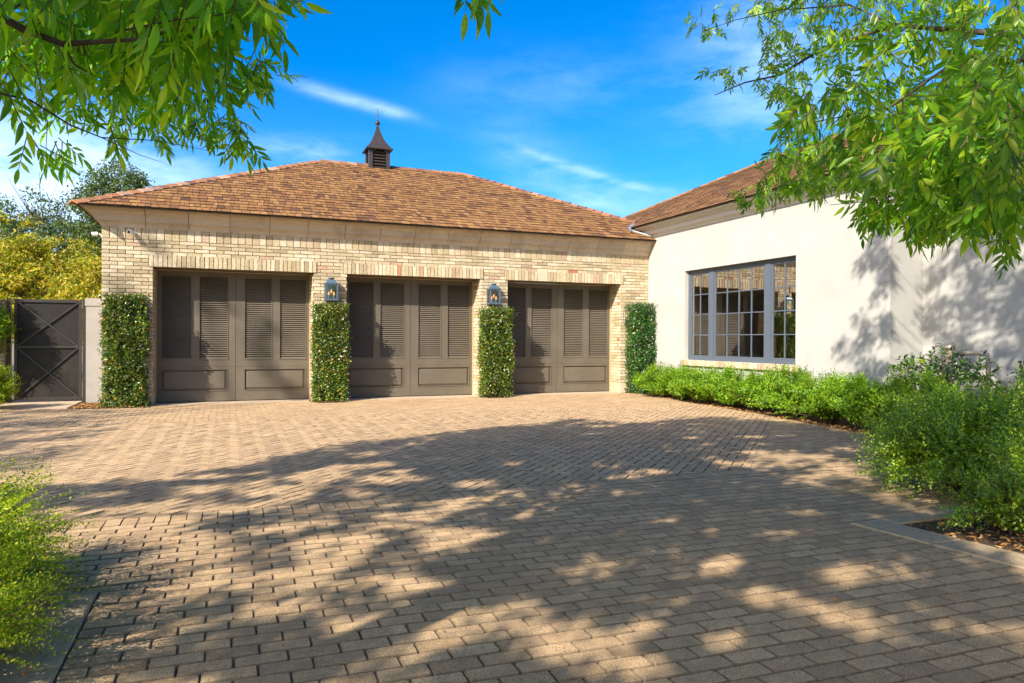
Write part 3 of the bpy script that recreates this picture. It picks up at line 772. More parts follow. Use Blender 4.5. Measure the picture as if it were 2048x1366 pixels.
cp = [(0, 3.775), (.015, 3.775), (.018, 3.80), (.04, 3.825), (.075, 3.84), (.075, 3.848), (.105, 3.85), (.108, 3.925), (.12, 3.945), (.16, 3.955), (.165, 3.962), (.215, 3.965), (.215, 3.992), (.285, 3.998), (.285, 4.03), (0, 4.03)]
def cornice(pts, inward_sign=1):
    """pts: polyline in plan with mitre offsets (x,y, ox,oy)"""
    V = []; n = len(cp); F = []
    for x, y, ox, oy in pts:
        for d, z in cp: V.append((x+ox*d, y+oy*d, z))
    for i in range(len(pts)-1):
        for j in range(n): F.append((i*n+j, (i+1)*n+j, (i+1)*n+(j+1) % n, i*n+(j+1) % n))
    F.append(tuple(range(n))); F.append(tuple((len(pts)-1)*n+j for j in range(n))[::-1])
    return obj('cornice', V, F, M['stucco_trim'], wing)
cornice([(XR, 20.2, -1, 0), (XR, WYC, -1, -1), (WX2, WYC, -1, -1), (WX2, -6, -1, 0)])
WEX = XR-.35; WEZ = 4.035; WR = 4.84
wd = MB()
wyA, wyB = 7.77, 20.5
wr0, wr1 = (WEX+WR, wyA+WR, WEZ+PITCH_R*WR), (WEX+WR, wyB-WR, WEZ+PITCH_R*WR)
wd.add([(WEX, wyA, WEZ), (WEX, wyB, WEZ), wr1, wr0], [(0, 3, 2, 1)])
wd.add([(WEX, wyA, WEZ), wr0, (WEX+2*WR, wyA, WEZ)], [(0, 2, 1)])
wd.add([(WEX, wyB, WEZ), (WEX+2*WR, wyB, WEZ), wr1], [(0, 2, 1)])
wd.add([(WEX+2*WR, wyA, WEZ), wr0, wr1, (WEX+2*WR, wyB, WEZ)], [(0, 3, 2, 1)])
# lower block towards the street
W2X = WX2-.35
wd.add([(W2X, -6, WEZ), (W2X, wyA+.7, WEZ), (W2X+4.2, wyA+4, WEZ+PITCH_R*4.2), (W2X+4.2, -2, WEZ+PITCH_R*4.2)], [(0, 3, 2, 1)])
wd.add([(WEX+.02, wyA+.02, WEZ-.006), (WEX+.02, wyB, WEZ-.006), (XR+.1, wyB, WEZ-.006), (XR+.1, WYC+.1, WEZ-.006), (WX2+.1, WYC+.1, WEZ-.006), (WX2+.1, -6, WEZ-.006), (W2X+.02, -6, WEZ-.006), (W2X+.02, wyA+.02, WEZ-.006)], [(0, 1, 2, 3), (0, 3, 4, 7), (4, 5, 6, 7)])
wroof = wd.build('roof', M['roof_deck'], wing)
ed = MB(); ed.box(WEX+.045, WEX+.075, wyA+.045, wyB, WEZ-.008, WEZ+.014); ed.box(WEX+.076, W2X+.04, wyA+.045, wyA+.075, WEZ-.008, WEZ+.014); ed.box(W2X+.045, W2X+.075, -6, wyA+.044, WEZ-.008, WEZ+.014)
ed.build('drip_edge', M['edge'], wing)
sh = []
roof_plane((WEX, wyA, WEZ), (0, 1), (1, 0), [(-1, 1, 0), (1, 1, wyB-wyA), (0, 1, 0.16)], wyB-wyA, WR, wroof, sh)
roof_plane((WEX, wyA, WEZ), (0, 1), (1, 0), [(-1, 1, 0), (1, 1, wyB-wyA), (0, -1, -.16), (1, -1, 6.13+WEX-wyA+.02)], wyB-wyA, WR, wroof, sh)   # in front of the valley
roof_plane((WEX, wyA, WEZ), (0, 1), (1, 0), [(-1, 1, 0), (1, 1, wyB-wyA), (0, -1, -.60), (-1, 1, -(6.13+WEX-wyA+.02))], wyB-wyA, WR, wroof, sh)
roof_plane((WEX, wyA, WEZ), (1, 0), (0, 1), [(-1, 1, 0), (1, 1, 2*WR)], 2*WR, WR, wroof, sh, wmin=.15, wmax=.3)
roof_plane((W2X, -3, WEZ), (0, 1), (1, 0), [(1, -1, wyA+3)], wyA+4, 4.2, wroof, sh, wmin=.15, wmax=.3)
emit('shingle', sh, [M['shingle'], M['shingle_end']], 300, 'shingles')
caps((WEX-.02, wyB+.02, WEZ), wr1, nl, nb_, parent=wroof, mat='shingle'); caps((WEX-.02, wyA-.02, WEZ), wr0, nf, nl, parent=wroof, mat='shingle'); caps(wr0, wr1, nl, nr, parent=wroof, mat='shingle')
# valley flashing between the two roofs
fl = MB(); fl.bar((9.18, 15.22, 4.03), (9.60, 15.70, 4.24), .09, .01); fl.bar((9.10, 15.02, 3.93), (9.24, 15.30, 4.06), .05, .03)
fl.build('valley_flashing', M['grey_metal'], wing)
MB().bar((9.20, 15.24, 4.0), (9.55, 14.80, 3.80), .02, .03).build('rake_strip', M['grey_metal'], wing)
# ---- window
win = MB(); fx = XR+.11
ly = [(13.5, 13.44), (12.745, 12.60), (11.02, 10.865), (10.17, 10.11)]
win.box(fx-.01, fx+.06, wy0+.002, wy1-.002, wz0+.002, wz0+.065); win.box(fx-.01, fx+.06, wy0+.002, wy1-.002, wz1-.055, wz1-.002)
for a, bb in ly: win.box(fx-.012, fx+.058, min(a, bb)+.003, max(a, bb)-.003, wz0+.0655, wz1-.0555)
window = win.build('window', M['win'], wing)
units = [(12.745, 13.44, 2), (11.02, 12.60, 4), (10.17, 10.865, 2)]
for a, bb, nc in units:
    s = MB(); st = .045; z0, z1 = wz0+.066, wz1-.056
    s.box(fx+.002, fx+.045, a, a+st, z0, z1); s.box(fx+.002, fx+.045, bb-st, bb, z0, z1); s.box(fx+.002, fx+.045, a+st+.0005, bb-st-.0005, z0, z0+st); s.box(fx+.002, fx+.045, a+st+.0005, bb-st-.0005, z1-st, z1)
    s.build('sash', M['win'], window)
    ga, gb, gz0, gz1 = a+st, bb-st, z0+st, z1-st
    for k in range(1, nc):
        y = ga+(gb-ga)*k/nc; MB().box(fx+.008, fx+.035, y-.010, y+.010, gz0, gz1).build('glazing_bar', M['win'], window)
    for k in range(1, 4):
        z = gz0+(gz1-gz0)*k/4; MB().box(fx+.010, fx+.033, ga, gb, z-.010, z+.010).build('glazing_bar', M['win'], window)
    for i in range(nc):
        for k in range(4):
            y0 = ga+(gb-ga)*i/nc+.008; y1 = ga+(gb-ga)*(i+1)/nc-.008; z0_ = gz0+(gz1-gz0)*k/4+.008; z1_ = gz0+(gz1-gz0)*(k+1)/4-.008
            t = random.gauss(0, .0012); t2 = random.gauss(0, .0012)
            obj('pane', [(fx+.020+t, y0, z0_), (fx+.020-t, y1, z0_+0), (fx+.020-t+t2, y1, z1_), (fx+.020+t+t2, y0, z1_)], [(0, 3, 2, 1)], M['glass'], window)
# brick sill
sill = MB().box(XR-.05, XR+.10, wy0-.075+.004, wy1+.055-.004, .722, .832).build('sill', M['mortar'], wing)
nn = 34; y0 = wy0-.08; w = (wy1+.06-y0)/nn; sb = []
for i in range(nn):
    V, Fc = brick_box((XR-.062, 0), (0, 1), (-1, 0), y0+i*w, y0+(i+1)*w, .712, .841, random.uniform(-.003, .003), .155)
    Fc = Fc+[(0, 3, 2, 1)]
    sb.append((V, Fc, sill))
for it in sb: obj('brick', it[0], it[1], M['brick'], sill)
# room behind the window
rm = MB()
rm.add([(XR+.36, 9, .3), (14.5, 9, .3), (14.5, 15, .3), (XR+.36, 15, .3)], [(0, 1, 2, 3)]); rm.add([(14.5, 9, .3), (14.5, 15, .3), (14.5, 15, 3.2), (14.5, 9, 3.2)], [(0, 1, 2, 3)])
rm.add([(XR+.36, 9, .3), (XR+.36, 9, 3.2), (14.5, 9, 3.2), (14.5, 9, .3)], [(0, 1, 2, 3)]); rm.add([(XR+.36, 15, .3), (14.5, 15, .3), (14.5, 15, 3.2), (XR+.36, 15, 3.2)], [(0, 1, 2, 3)])
rm.add([(XR+.36, 9, 3.2), (XR+.36, 15, 3.2), (14.5, 15, 3.2), (14.5, 9, 3.2)], [(0, 1, 2, 3)])
rm.build('room_lining', M['room'], wing)
sofa = thing('sofa', (10.6, 11.2, .3), 'pale green sofa inside the room, backs seen through lower panes', 'sofa')
for k in range(5):
    s = MB(); ya = 10.1+k*.47; s.box(10.35, 10.55, ya, ya+.45, .45, 1.02+random.uniform(-.01, .01)); s.build('back_cushion', M['sofa'], sofa)
MB().box(10.35, 11.2, 10.1, 12.45, .3, .44).build('frame', M['sofa'], sofa); MB().box(10.56, 11.2, 10.1, 12.45, .45, .6).build('seat', M['sofa'], sofa)
cur = MB(); V = []; F = []
for i in range(25):
    y = 11.35+i*.016; x = 10.2+.03*math.sin(i*1.3)
    V += [(x, y, .35), (x, y, 3.1)]
for i in range(24): F.append((2*i, 2*i+1, 2*i+3, 2*i+2))
V += [(x_+.012, y_, z_) for x_, y_, z_ in V]; F += [tuple(i+50 for i in f)[::-1] for f in F]
tag(obj('curtain', V, F, M['curtain']), 'amber curtain hanging inside behind the centre panes of the window', 'curtain')

# ------------------------------------------------------------------ fittings on the garage
def lantern(x, z, label):
    t = thing('wall_lantern', (x, 14.97, z), label, 'lantern', 'blue grey wall lanterns on the brick piers')
    w, d, h = .115, .095, .335; y0 = 14.995; yc = y0-.03-d
    fr = MB()
    for sx in (-1, 1):
        for sy in (-1, 1): fr.box(x+sx*w-.010, x+sx*w+.010, yc+sy*d-.010, yc+sy*d+.010, z+.022, z+h)
    for sx in (-1, 1): fr.box(x+sx*(w-.016)-.0055, x+sx*(w-.016)+.0055, yc-d-.006, yc-d+.006, z+.03, z+h-.008)
    fr.box(x-w+.011, x+w-.011, yc-d-.006, yc-d+.006, z+h-.02, z+h-.004); fr.box(x-w+.011, x+w-.011, yc-d-.006, yc-d+.006, z+.024, z+.038)
    fr.build('frame', M['lantern'], t)
    MB().box(x-w-.016, x+w+.016, yc-d-.016, yc+d+.016, z, z+.021).build('base', M['lantern'], t)
    V = []; F = []
    pr = [(1.0, .016, h), (1.0, .018, h+.022), (.90, .0, h+.030), (.82, 0, h+.052), (.66, 0, h+.078), (.42, 0, h+.095)]
    for s, e_, zz in pr:
        for sx, sy in ((-1, -1), (1, -1), (1, 1), (-1, 1)): V.append((x+sx*(w*s+e_), yc+sy*(d*s+e_), z+zz))
    for i in range(len(pr)-1):
        for k in range(4): F.append((i*4+k, i*4+(k+1) % 4, (i+1)*4+(k+1) % 4, (i+1)*4+k))
    F += [(3, 2, 1, 0), tuple((len(pr)-1)*4+k for k in range(4))]
    obj('roof', V, F, M['lantern'], t)
    MB().lathe((x, yc, z+h+.09), [(.052, 0), (.052, .018), (.068, .024), (.074, .034), (.066, .044), (0, .050)], 20).build('vent_cap', M['lantern'], t, True)
    MB().box(x-.06, x+.06, yc+d+.011, y0+.008, z+.05, z+.28).build('wall_plate', M['lantern'], t)
    g = MB()
    g.add([(x-w, yc-d, z+.022), (x+w, yc-d, z+.022), (x+w, yc-d, z+h), (x-w, yc-d, z+h)], [(0, 1, 2, 3)])
    for sx in (-1, 1): g.add([(x+sx*w, yc-d, z+.022), (x+sx*w, yc+d, z+.022), (x+sx*w, yc+d, z+h), (x+sx*w, yc-d, z+h)], [(0, 1, 2, 3)])
    g.build('glass', M['lglass'], t)
    MB().box(x-w+.012, x+w-.012, yc+d-.012, yc+d-.006, z+.024, z+h-.002).build('back_plate', M['iron'], t)
    for dx, dz in ((-.052, 0), (0, .045), (.052, 0)):
        c = MB().lathe((x+dx, yc-.01, z+.022), [(.012, 0), (.012, .085+dz), (0, .086+dz)], 10).build('candle', M['lantern'], t, True)
        MB().lathe((x+dx, yc-.01, z+.109+dz), [(.008, 0), (.017, .018), (.019, .034), (.012, .058), (.004, .078), (0, .082)], 12).build('bulb', M['bulb'], c, True)
    return t
lantern(1.963, 2.055, 'blue grey lantern with three amber bulbs between left and middle doors')
lantern(5.50, 2.055, 'blue grey lantern with three amber bulbs between middle and right doors')
def bullet(loc, dirn, label):
    t = thing('security_camera', loc, label, 'camera', 'white security cameras on the garage')
    p = Vector(loc); d = Vector(dirn).normalized()
    MB().tube([p, p+d*.10], [.040, .040], 18).build('body', M['whitemetal'], t, False)
    MB().tube([p+d*.1005, p+d*.106], [.034, .030], 18).build('lens', M['blacklens'], t)
    MB().tube([p-d*.001, p-d*.03, Vector((p.x+.05, 14.99, p.z-.02)) if dirn[1] < -.5 and loc[1] < 15 else Vector((XL-.0, p.y+.02, p.z-.05))], [.018, .016, .028], 12).build('bracket', M['whitemetal'], t)
bullet((-1.66, 14.93, 3.245), (-.45, -1, -.12), 'white bullet security camera under the cornice beside the corner')
bullet((-2.24, 15.12, 3.20), (-1, -.12, -.1), 'white security camera poking out round the side wall of the garage')

# ------------------------------------------------------------------ gate, pillar, side wall
gate = thing('metal_gate', (-3.27, 16.5, 0), 'black steel gate with mesh panel and crossed bars beside the garage', 'gate')
gx0, gx1, gy, gz0, gz1 = -3.86, -2.72, 16.5, .05, 2.03
f = MB(); f.box(gx0, gx1, gy-.03, gy+.03, gz1-.06, gz1); f.box(gx0, gx1, gy-.03, gy+.03, gz0, gz0+.05); f.box(gx0, gx0+.05, gy-.03, gy+.03, gz0+.0505, gz1-.0605); f.box(gx1-.05, gx1, gy-.03, gy+.03, gz0+.0505, gz1-.0605)
f.build('gate_frame', M['iron'], gate)
MB().box(gx0+.05, gx1-.05, gy-.002, gy+.006, gz0+.05, gz1-.06).build('mesh_panel', M['mesh_panel'], gate)
zm = 1.09
MB().box(gx0+.05, gx1-.05, gy-.034, gy-.004, zm-.022, zm+.022).build('middle_rail', M['iron'], gate)
k = 0
for za, zb in ((gz0+.05, zm-.023), (zm+.023, gz1-.06)):
    for a, bb in (((gx0+.06, za), (gx1-.06, zb)), ((gx0+.06, zb), (gx1-.06, za))):
        y = gy-.018-.011*(k % 2); k += 1
        MB().bar((a[0], y, a[1]), (bb[0], y, bb[1]), .028, .022, up=(0, 1, 0)).build('cross_bar', M['iron'], gate)
for x in (-2.665, -3.945):
    MB().box(x-.035, x+.035, gy-.035, gy+.035, 0, 2.04).build('gate_post', M['iron'], gate)
pil = MB(); pil.box(-2.565, XL-.002, 15.98, 16.36, 0, 1.90); pil.box(-2.580, XL-.002, 15.965, 16.375, 1.9005, 2.05)
tag(pil.build('gate_pillar', M['pillar']), 'white rendered pillar with plain cap between gate and garage corner', 'pillar')
bw = thing('brick_wall', (-5.5, 16.6, 0), 'low tan brick garden wall half hidden by creeper left of the gate', 'wall')
core = MB().box(-9, -4.02, 16.41, 16.79, 0, 2.0).build('wall_core', M['mortar'], bw)
its = []
for r in range(27):
    u = -4.0-BL*20-(0 if r % 2 else BL/2)
    while u < -4.0:
        a, b2 = max(u, -9), min(u+BL, -4.0)
        if b2-a > .03: its.append((*brick_box((0, 16.40), (1, 0), (0, -1), a, b2, r*ROW+.03, (r+1)*ROW+.03, random.uniform(0, .004)), bw))
        u += BL
emit('brick', its, M['brick'], 60, 'brickwork')

# standpipe
pp = thing('standpipe', (9.6, 6.9, 0), 'weathered metal valve and bent pipe rising above the broad leaved shrub', 'pipe')
MB().tube([(9.42, 7.0, 0), (9.42, 7.0, .95)], .035, 12).build('riser', M['pipe'], pp, True)
MB().lathe((9.42, 7.0, .93), [(.04, 0), (.055, .02), (.055, .05), (.035, .06), (.04, .10), (.065, .12), (.065, .16), (.045, .17), (.045, .24), (.075, .25), (.078, .275), (.03, .285), (.02, .30), (0, .305)], 16).build('valve', M['pipe'], pp, True)
MB().tube([(9.44, 6.98, 1.12), (9.50, 6.80, 1.12), (9.56, 6.62, 1.12), (9.575, 6.575, 1.105), (9.58, 6.56, 1.06), (9.58, 6.56, .0)], .030, 12).build('pipe', M['pipe'], pp, True)
MB().bar((9.34, 7.03, 1.13), (9.44, 6.95, 1.13), .02, .02).build('handle', M['pipe'], pp)

# ------------------------------------------------------------------ foliage
def unit(v): return v/np.maximum(np.linalg.norm(v, axis=-1, keepdims=True), 1e-9)
def rdir(n, rng=RNG): return unit(rng.normal(size=(n, 3)))
def leaf_quads(pos, d, nrm, L, W, fold=.25):
    """folded diamond leaves: 4 vertices, 2 triangles"""
    d = unit(d); s = unit(np.cross(d, nrm)); n = np.cross(s, d)
    L = np.broadcast_to(np.asarray(L, float), (len(pos),))[:, None]; W = np.broadcast_to(np.asarray(W, float), (len(pos),))[:, None]
    a = pos; t = pos+d*L; m = pos+d*L*.45
    l = m+s*W/2+n*W*fold; r = m-s*W/2+n*W*fold
    V = np.stack([a, r, t, l], 1).reshape(-1, 3); k = np.arange(len(pos))[:, None]*4
    F = np.concatenate([k+np.array([[0, 1, 2]]), k+np.array([[0, 2, 3]])], 0)
    return V, F
def leaf_lance(pos, d, nrm, L, W, droop=.12, fold=.22):
    """lanceolate leaflets with a keel and a droop: 11 vertices, 12 triangles"""
    d = unit(d); s = unit(np.cross(d, nrm)); n = unit(np.cross(s, d)); N_ = len(pos)
    L = np.broadcast_to(np.asarray(L, float), (N_,))[:, None]; W = np.broadcast_to(np.asarray(W, float), (N_,))[:, None]
    st = [(0, 0), (.22, .78), (.48, 1.0), (.76, .58), (1, 0)]
    cols = []
    for t, w in st:
        c = pos+d*L*t-n*L*droop*t*t
        if w == 0: cols.append(c)
        else: cols += [c-s*W*w/2+n*W*fold*w, c, c+s*W*w/2+n*W*fold*w]
    V = np.stack(cols, 1).reshape(-1, 3); k = np.arange(N_)[:, None]*11
    T = [(0, 1, 2), (0, 2, 3), (1, 4, 5), (1, 5, 2), (2, 5, 6), (2, 6, 3), (4, 7, 8), (4, 8, 5), (5, 8, 9), (5, 9, 6), (7, 10, 8), (8, 10, 9)]
    F = np.concatenate([k+np.array([t]) for t in T], 0)
    return V, F
def rope(pts, rad, n=5): return MB().tube(pts, rad, n)
def twigs(name, lines, mat, parent, n=5):
    m = MB()
    for pts, r in lines: m.tube(pts, r, n, caps=False)
    return m.build(name, mat, parent, True)
def sprigs(c, rad, n, mat, parent, seed, shoot=.22, leaf=.018, per=16, up=.55, lump=.18, inner=.35, zmin=0.0, flat=None, name='foliage', wr=.55, spread=1.0, droop=0.0, shape=None, tuft=26):
    """a bush as shoots carrying small paired leaves, over a darker mass of inner leaves"""
    rng = np.random.default_rng(seed); c = np.array(c, float); rad = np.array(rad, float)
    nt_ = max(16, int(n/tuft)); tf = rdir(nt_*2, rng); tf = tf[tf[:, 2] > -.45][:nt_]; tr = rng.uniform(.78, 1.16, len(tf)); ti = rng.integers(0, len(tf), n)
    u = unit(tf[ti]+rng.normal(0, .105, (n, 3))); n = len(u)
    lumps = rdir(14, rng); k = (np.maximum(0, (u@lumps.T))**6).sum(1)
    rr = 1-lump+lump*1.4*np.clip(k/2, 0, 1)+rng.normal(0, .03, n)
    base = c+u*rad*(rr*tr[ti]*rng.uniform(.45, .98, n)**.6)[:, None]*.92
    if shape: base = shape(base, rng)
    d = unit(u*spread+tf[ti]*.6+np.array([0, 0, up])+rng.normal(0, .22, (n, 3)))
    Ls = shoot*rng.uniform(.45, 1.15, n)
    t = (np.arange(per)+.5)/per
    side = unit(np.cross(d, rdir(n, rng)))
    P = base[:, None]+d[:, None]*(Ls[:, None]*t)[:, :, None]
    P[:, :, 2] -= droop*(Ls[:, None]*t**2)
    sgn = np.where(np.arange(per) % 2 == 0, 1, -1)[None, :, None]
    rot = np.where((np.arange(per)//2) % 2 == 0, 1, 0)[None, :, None]
    side2 = np.cross(d, side)
    sd = side[:, None]*rot+side2[:, None]*(1-rot)
    ld = unit(sd*sgn+d[:, None]*.75+rng.normal(0, .25, P.shape))
    nn_ = unit(d[:, None]*.6+np.array([0, 0, .6])+rng.normal(0, .4, P.shape))
    sz = leaf*rng.uniform(.7, 1.25, P.shape[:2])
    P = P.reshape(-1, 3); ld = ld.reshape(-1, 3); nn_ = nn_.reshape(-1, 3); sz = sz.ravel()
    keepm = P[:, 2] > zmin+.01; P, ld, nn_, sz = P[keepm], ld[keepm], nn_[keepm], sz[keepm]
    V1, F1 = leaf_quads(P, ld, nn_, sz, sz*wr)
    ni = int(n*per*inner); ui = rdir(ni, rng); Pi = c+ui*rad*(rng.uniform(.3, .86, ni)**.5)[:, None]*(1-lump*.8)
    if shape: Pi = shape(Pi, rng)
    Pi = Pi[Pi[:, 2] > zmin+.01]
    V2, F2 = leaf_quads(Pi, rdir(len(Pi), rng), rdir(len(Pi), rng), leaf*1.5, leaf*1.0)
    V = np.concatenate([V1, V2]); F = np.concatenate([F1, F2+len(V1)])
    o = obj(name, V, F, mat, parent); o['kind'] = 'stuff'
    lines = []
    idx = rng.choice(n, min(n, 60), replace=False)
    for i in idx:
        root = np.array([c[0]+rng.normal(0, rad[0]*.12), c[1]+rng.normal(0, rad[1]*.12), zmin])
        mid = (root+base[i])/2+rng.normal(0, .03, 3)
        lines.append(([root, mid, base[i], base[i]+d[i]*Ls[i]*.9], [.009, .006, .003, .0015]))
    twigs('stems', lines, M['twig'], parent, 4)
    return o
GH = 'small leaved shrubs of the hedge row below the window'
ords = [('first', 'beside the green creeper'), ('second', 'before the left end of the window'), ('third', 'before the middle panes of the window'), ('fourth', 'before the right end of the window'),
        ('fifth', 'before blank stucco'), ('sixth', 'before blank stucco near the leaf shadows'), ('seventh', 'before the shaded stucco'), ('eighth', 'at the outer corner of the stucco wall'), ('ninth', 'before the standpipe')]
hx = [(9.02, 13.55, .33, .50), (9.05, 12.75, .36, .56), (9.0, 11.95, .37, .54), (8.98, 11.1, .38, .55), (8.92, 10.25, .38, .56), (8.85, 9.35, .40, .58), (8.75, 8.5, .42, .60), (8.62, 7.65, .44, .64), (8.5, 6.75, .5, .66)]
for i, (x, y, r, h) in enumerate(hx):
    t = thing('hedge_shrub', (x, y, 0), f'{ords[i][0]} hedge shrub counted from the garage, {ords[i][1]}', 'shrub', GH)
    sprigs((x, y, h*.52), (r+.14, .58, h*.58), 1000, M['box'], t, 100+i, shoot=.25, leaf=.034, per=14, up=.75, zmin=0, inner=.3, lump=.30)
# big shrub mass at right, in the bed
def big(name, c, rad, n, mat, label, seed, **k):
    t = thing(name, (c[0], c[1], 0), label, 'shrub'); sprigs(c, rad, n, mat, t, seed, **k); return t
big('leafy_shrub', (6.0, 4.25, .30), (.80, .66, .36), 2900, M['box_dark'], 'large spreading shrub with arching shoots over the kerb corner at right', 11, shoot=.46, leaf=.026, per=24, up=.2, lump=.34, spread=1.15, droop=.08, inner=.3)
big('leafy_shrub', (6.85, 3.9, .36), (.80, .8, .45), 2600, M['box_dark'], 'tall dense shrub behind the large one, cut off by the right edge', 12, shoot=.36, leaf=.027, per=18, up=.5, lump=.2, inner=.25)
big('leafy_shrub', (8.05, 5.75, .26), (.60, .66, .32), 2300, M['box'], 'bright green shrub between the hedge row and the large shrub', 13, shoot=.24, leaf=.024, per=16, up=.6, lump=.22, inner=.25)
big('leafy_shrub', (4.95, 3.15, .22), (.42, .30, .26), 700, M['box_dark'], 'low dark skirt of shoots over the soil inside the right kerb', 14, shoot=.22, leaf=.02, per=16, up=.3)
big('leafy_shrub', (5.75, 3.25, .34), (.55, .45, .38), 1300, M['box_dark'], 'dark shrub over fallen leaves at the right edge', 18, shoot=.26, leaf=.02, per=18, up=.4)
# left foreground shrub
big('leafy_shrub', (-1.38, 4.05, .23), (.50, .60, .30), 2300, M['box_yellow'], 'yellow green shrub with feathery shoots over the slabs at left', 21, shoot=.42, leaf=.0165, per=32, up=.25, lump=.2, spread=1.15, droop=.15, inner=.3)
big('leafy_shrub', (-1.12, 3.15, .20), (.36, .42, .24), 1100, M['box_yellow'], 'low bright shoots trailing over the slabs in the left corner', 22, shoot=.26, leaf=.0155, per=22, up=.2, droop=.2)
big('leafy_shrub', (-4.02, 15.1, .34), (.46, .4, .44), 1500, M['box_yellow'], 'small yellow green bush in front of the gate hinge side', 23, shoot=.26, leaf=.028, per=14, up=.6)
# broad leaved shrubs by the standpipe
def broadbush(c, rad, n, seed, label, leaf=.085):
    rng = np.random.default_rng(seed); t = thing('broadleaf_shrub', (c[0], c[1], 0), label, 'shrub')
    c = np.array(c); rad = np.array(rad); u = rdir(n, rng); u[:, 2] = np.abs(u[:, 2])*.9-.15; u = unit(u)
    base = c+u*rad*rng.uniform(.6, 1.05, n)[:, None]; per = 7; lines = []
    d = unit(u+np.array([0, 0, .8])+rng.normal(0, .25, (n, 3))); P = []; D = []; Nn = []
    for k in range(per):
        tt = k/per; p = base+d*.16*tt; a = rng.uniform(0, 6.28, n)
        s = unit(np.cross(d, rdir(n, rng))); P.append(p); D.append(unit(s+d*.7)); Nn.append(unit(d+rng.normal(0, .2, (n, 3))))
    P = np.concatenate(P); D = np.concatenate(D); Nn = np.concatenate(Nn); sz = leaf*rng.uniform(.6, 1.15, len(P))
    V, F = leaf_lance(P, D, Nn, sz, sz*.42, droop=.15)
    o = obj('foliage', V, F, M['broad'], t); o['kind'] = 'stuff'
    for i in range(min(n, 40)):
        lines.append(([(c[0]+rng.normal(0, .06), c[1]+rng.normal(0, .06), 0), (base[i]+c)/2, base[i], base[i]+d[i]*.15], [.012, .008, .005, .002]))
    twigs('stems', lines, M['twig'], t, 5)
broadbush((9.3, 7.0, .70), (.50, .62, .42), 150, 31, 'broad leaved shrub wrapped round the standpipe')
broadbush((8.9, 5.0, .75), (.48, .55, .50), 190, 32, 'broad leaved dark shrub at the right edge beyond the standpipe')
# red flowers
for i, (px, py, d) in enumerate(((2012, 792, 8.4), (1450, 800, 0),)):
    if not d: continue
    p = at(px, py, d); t = thing('orange_flower', p, 'single orange flower spike among the right hand shrubs', 'flower')
    V, F = leaf_lance(np.repeat(np.array([p]), 14, 0)+RNG.normal(0, .012, (14, 3)), unit(rdir(14)+[0, 0, .8]), rdir(14), .05, .015); obj('petals', V, F, M['red'], t)
    twigs('stem', [([p, (p.x, p.y, .0)], [.004, .006])], M['twig'], t)
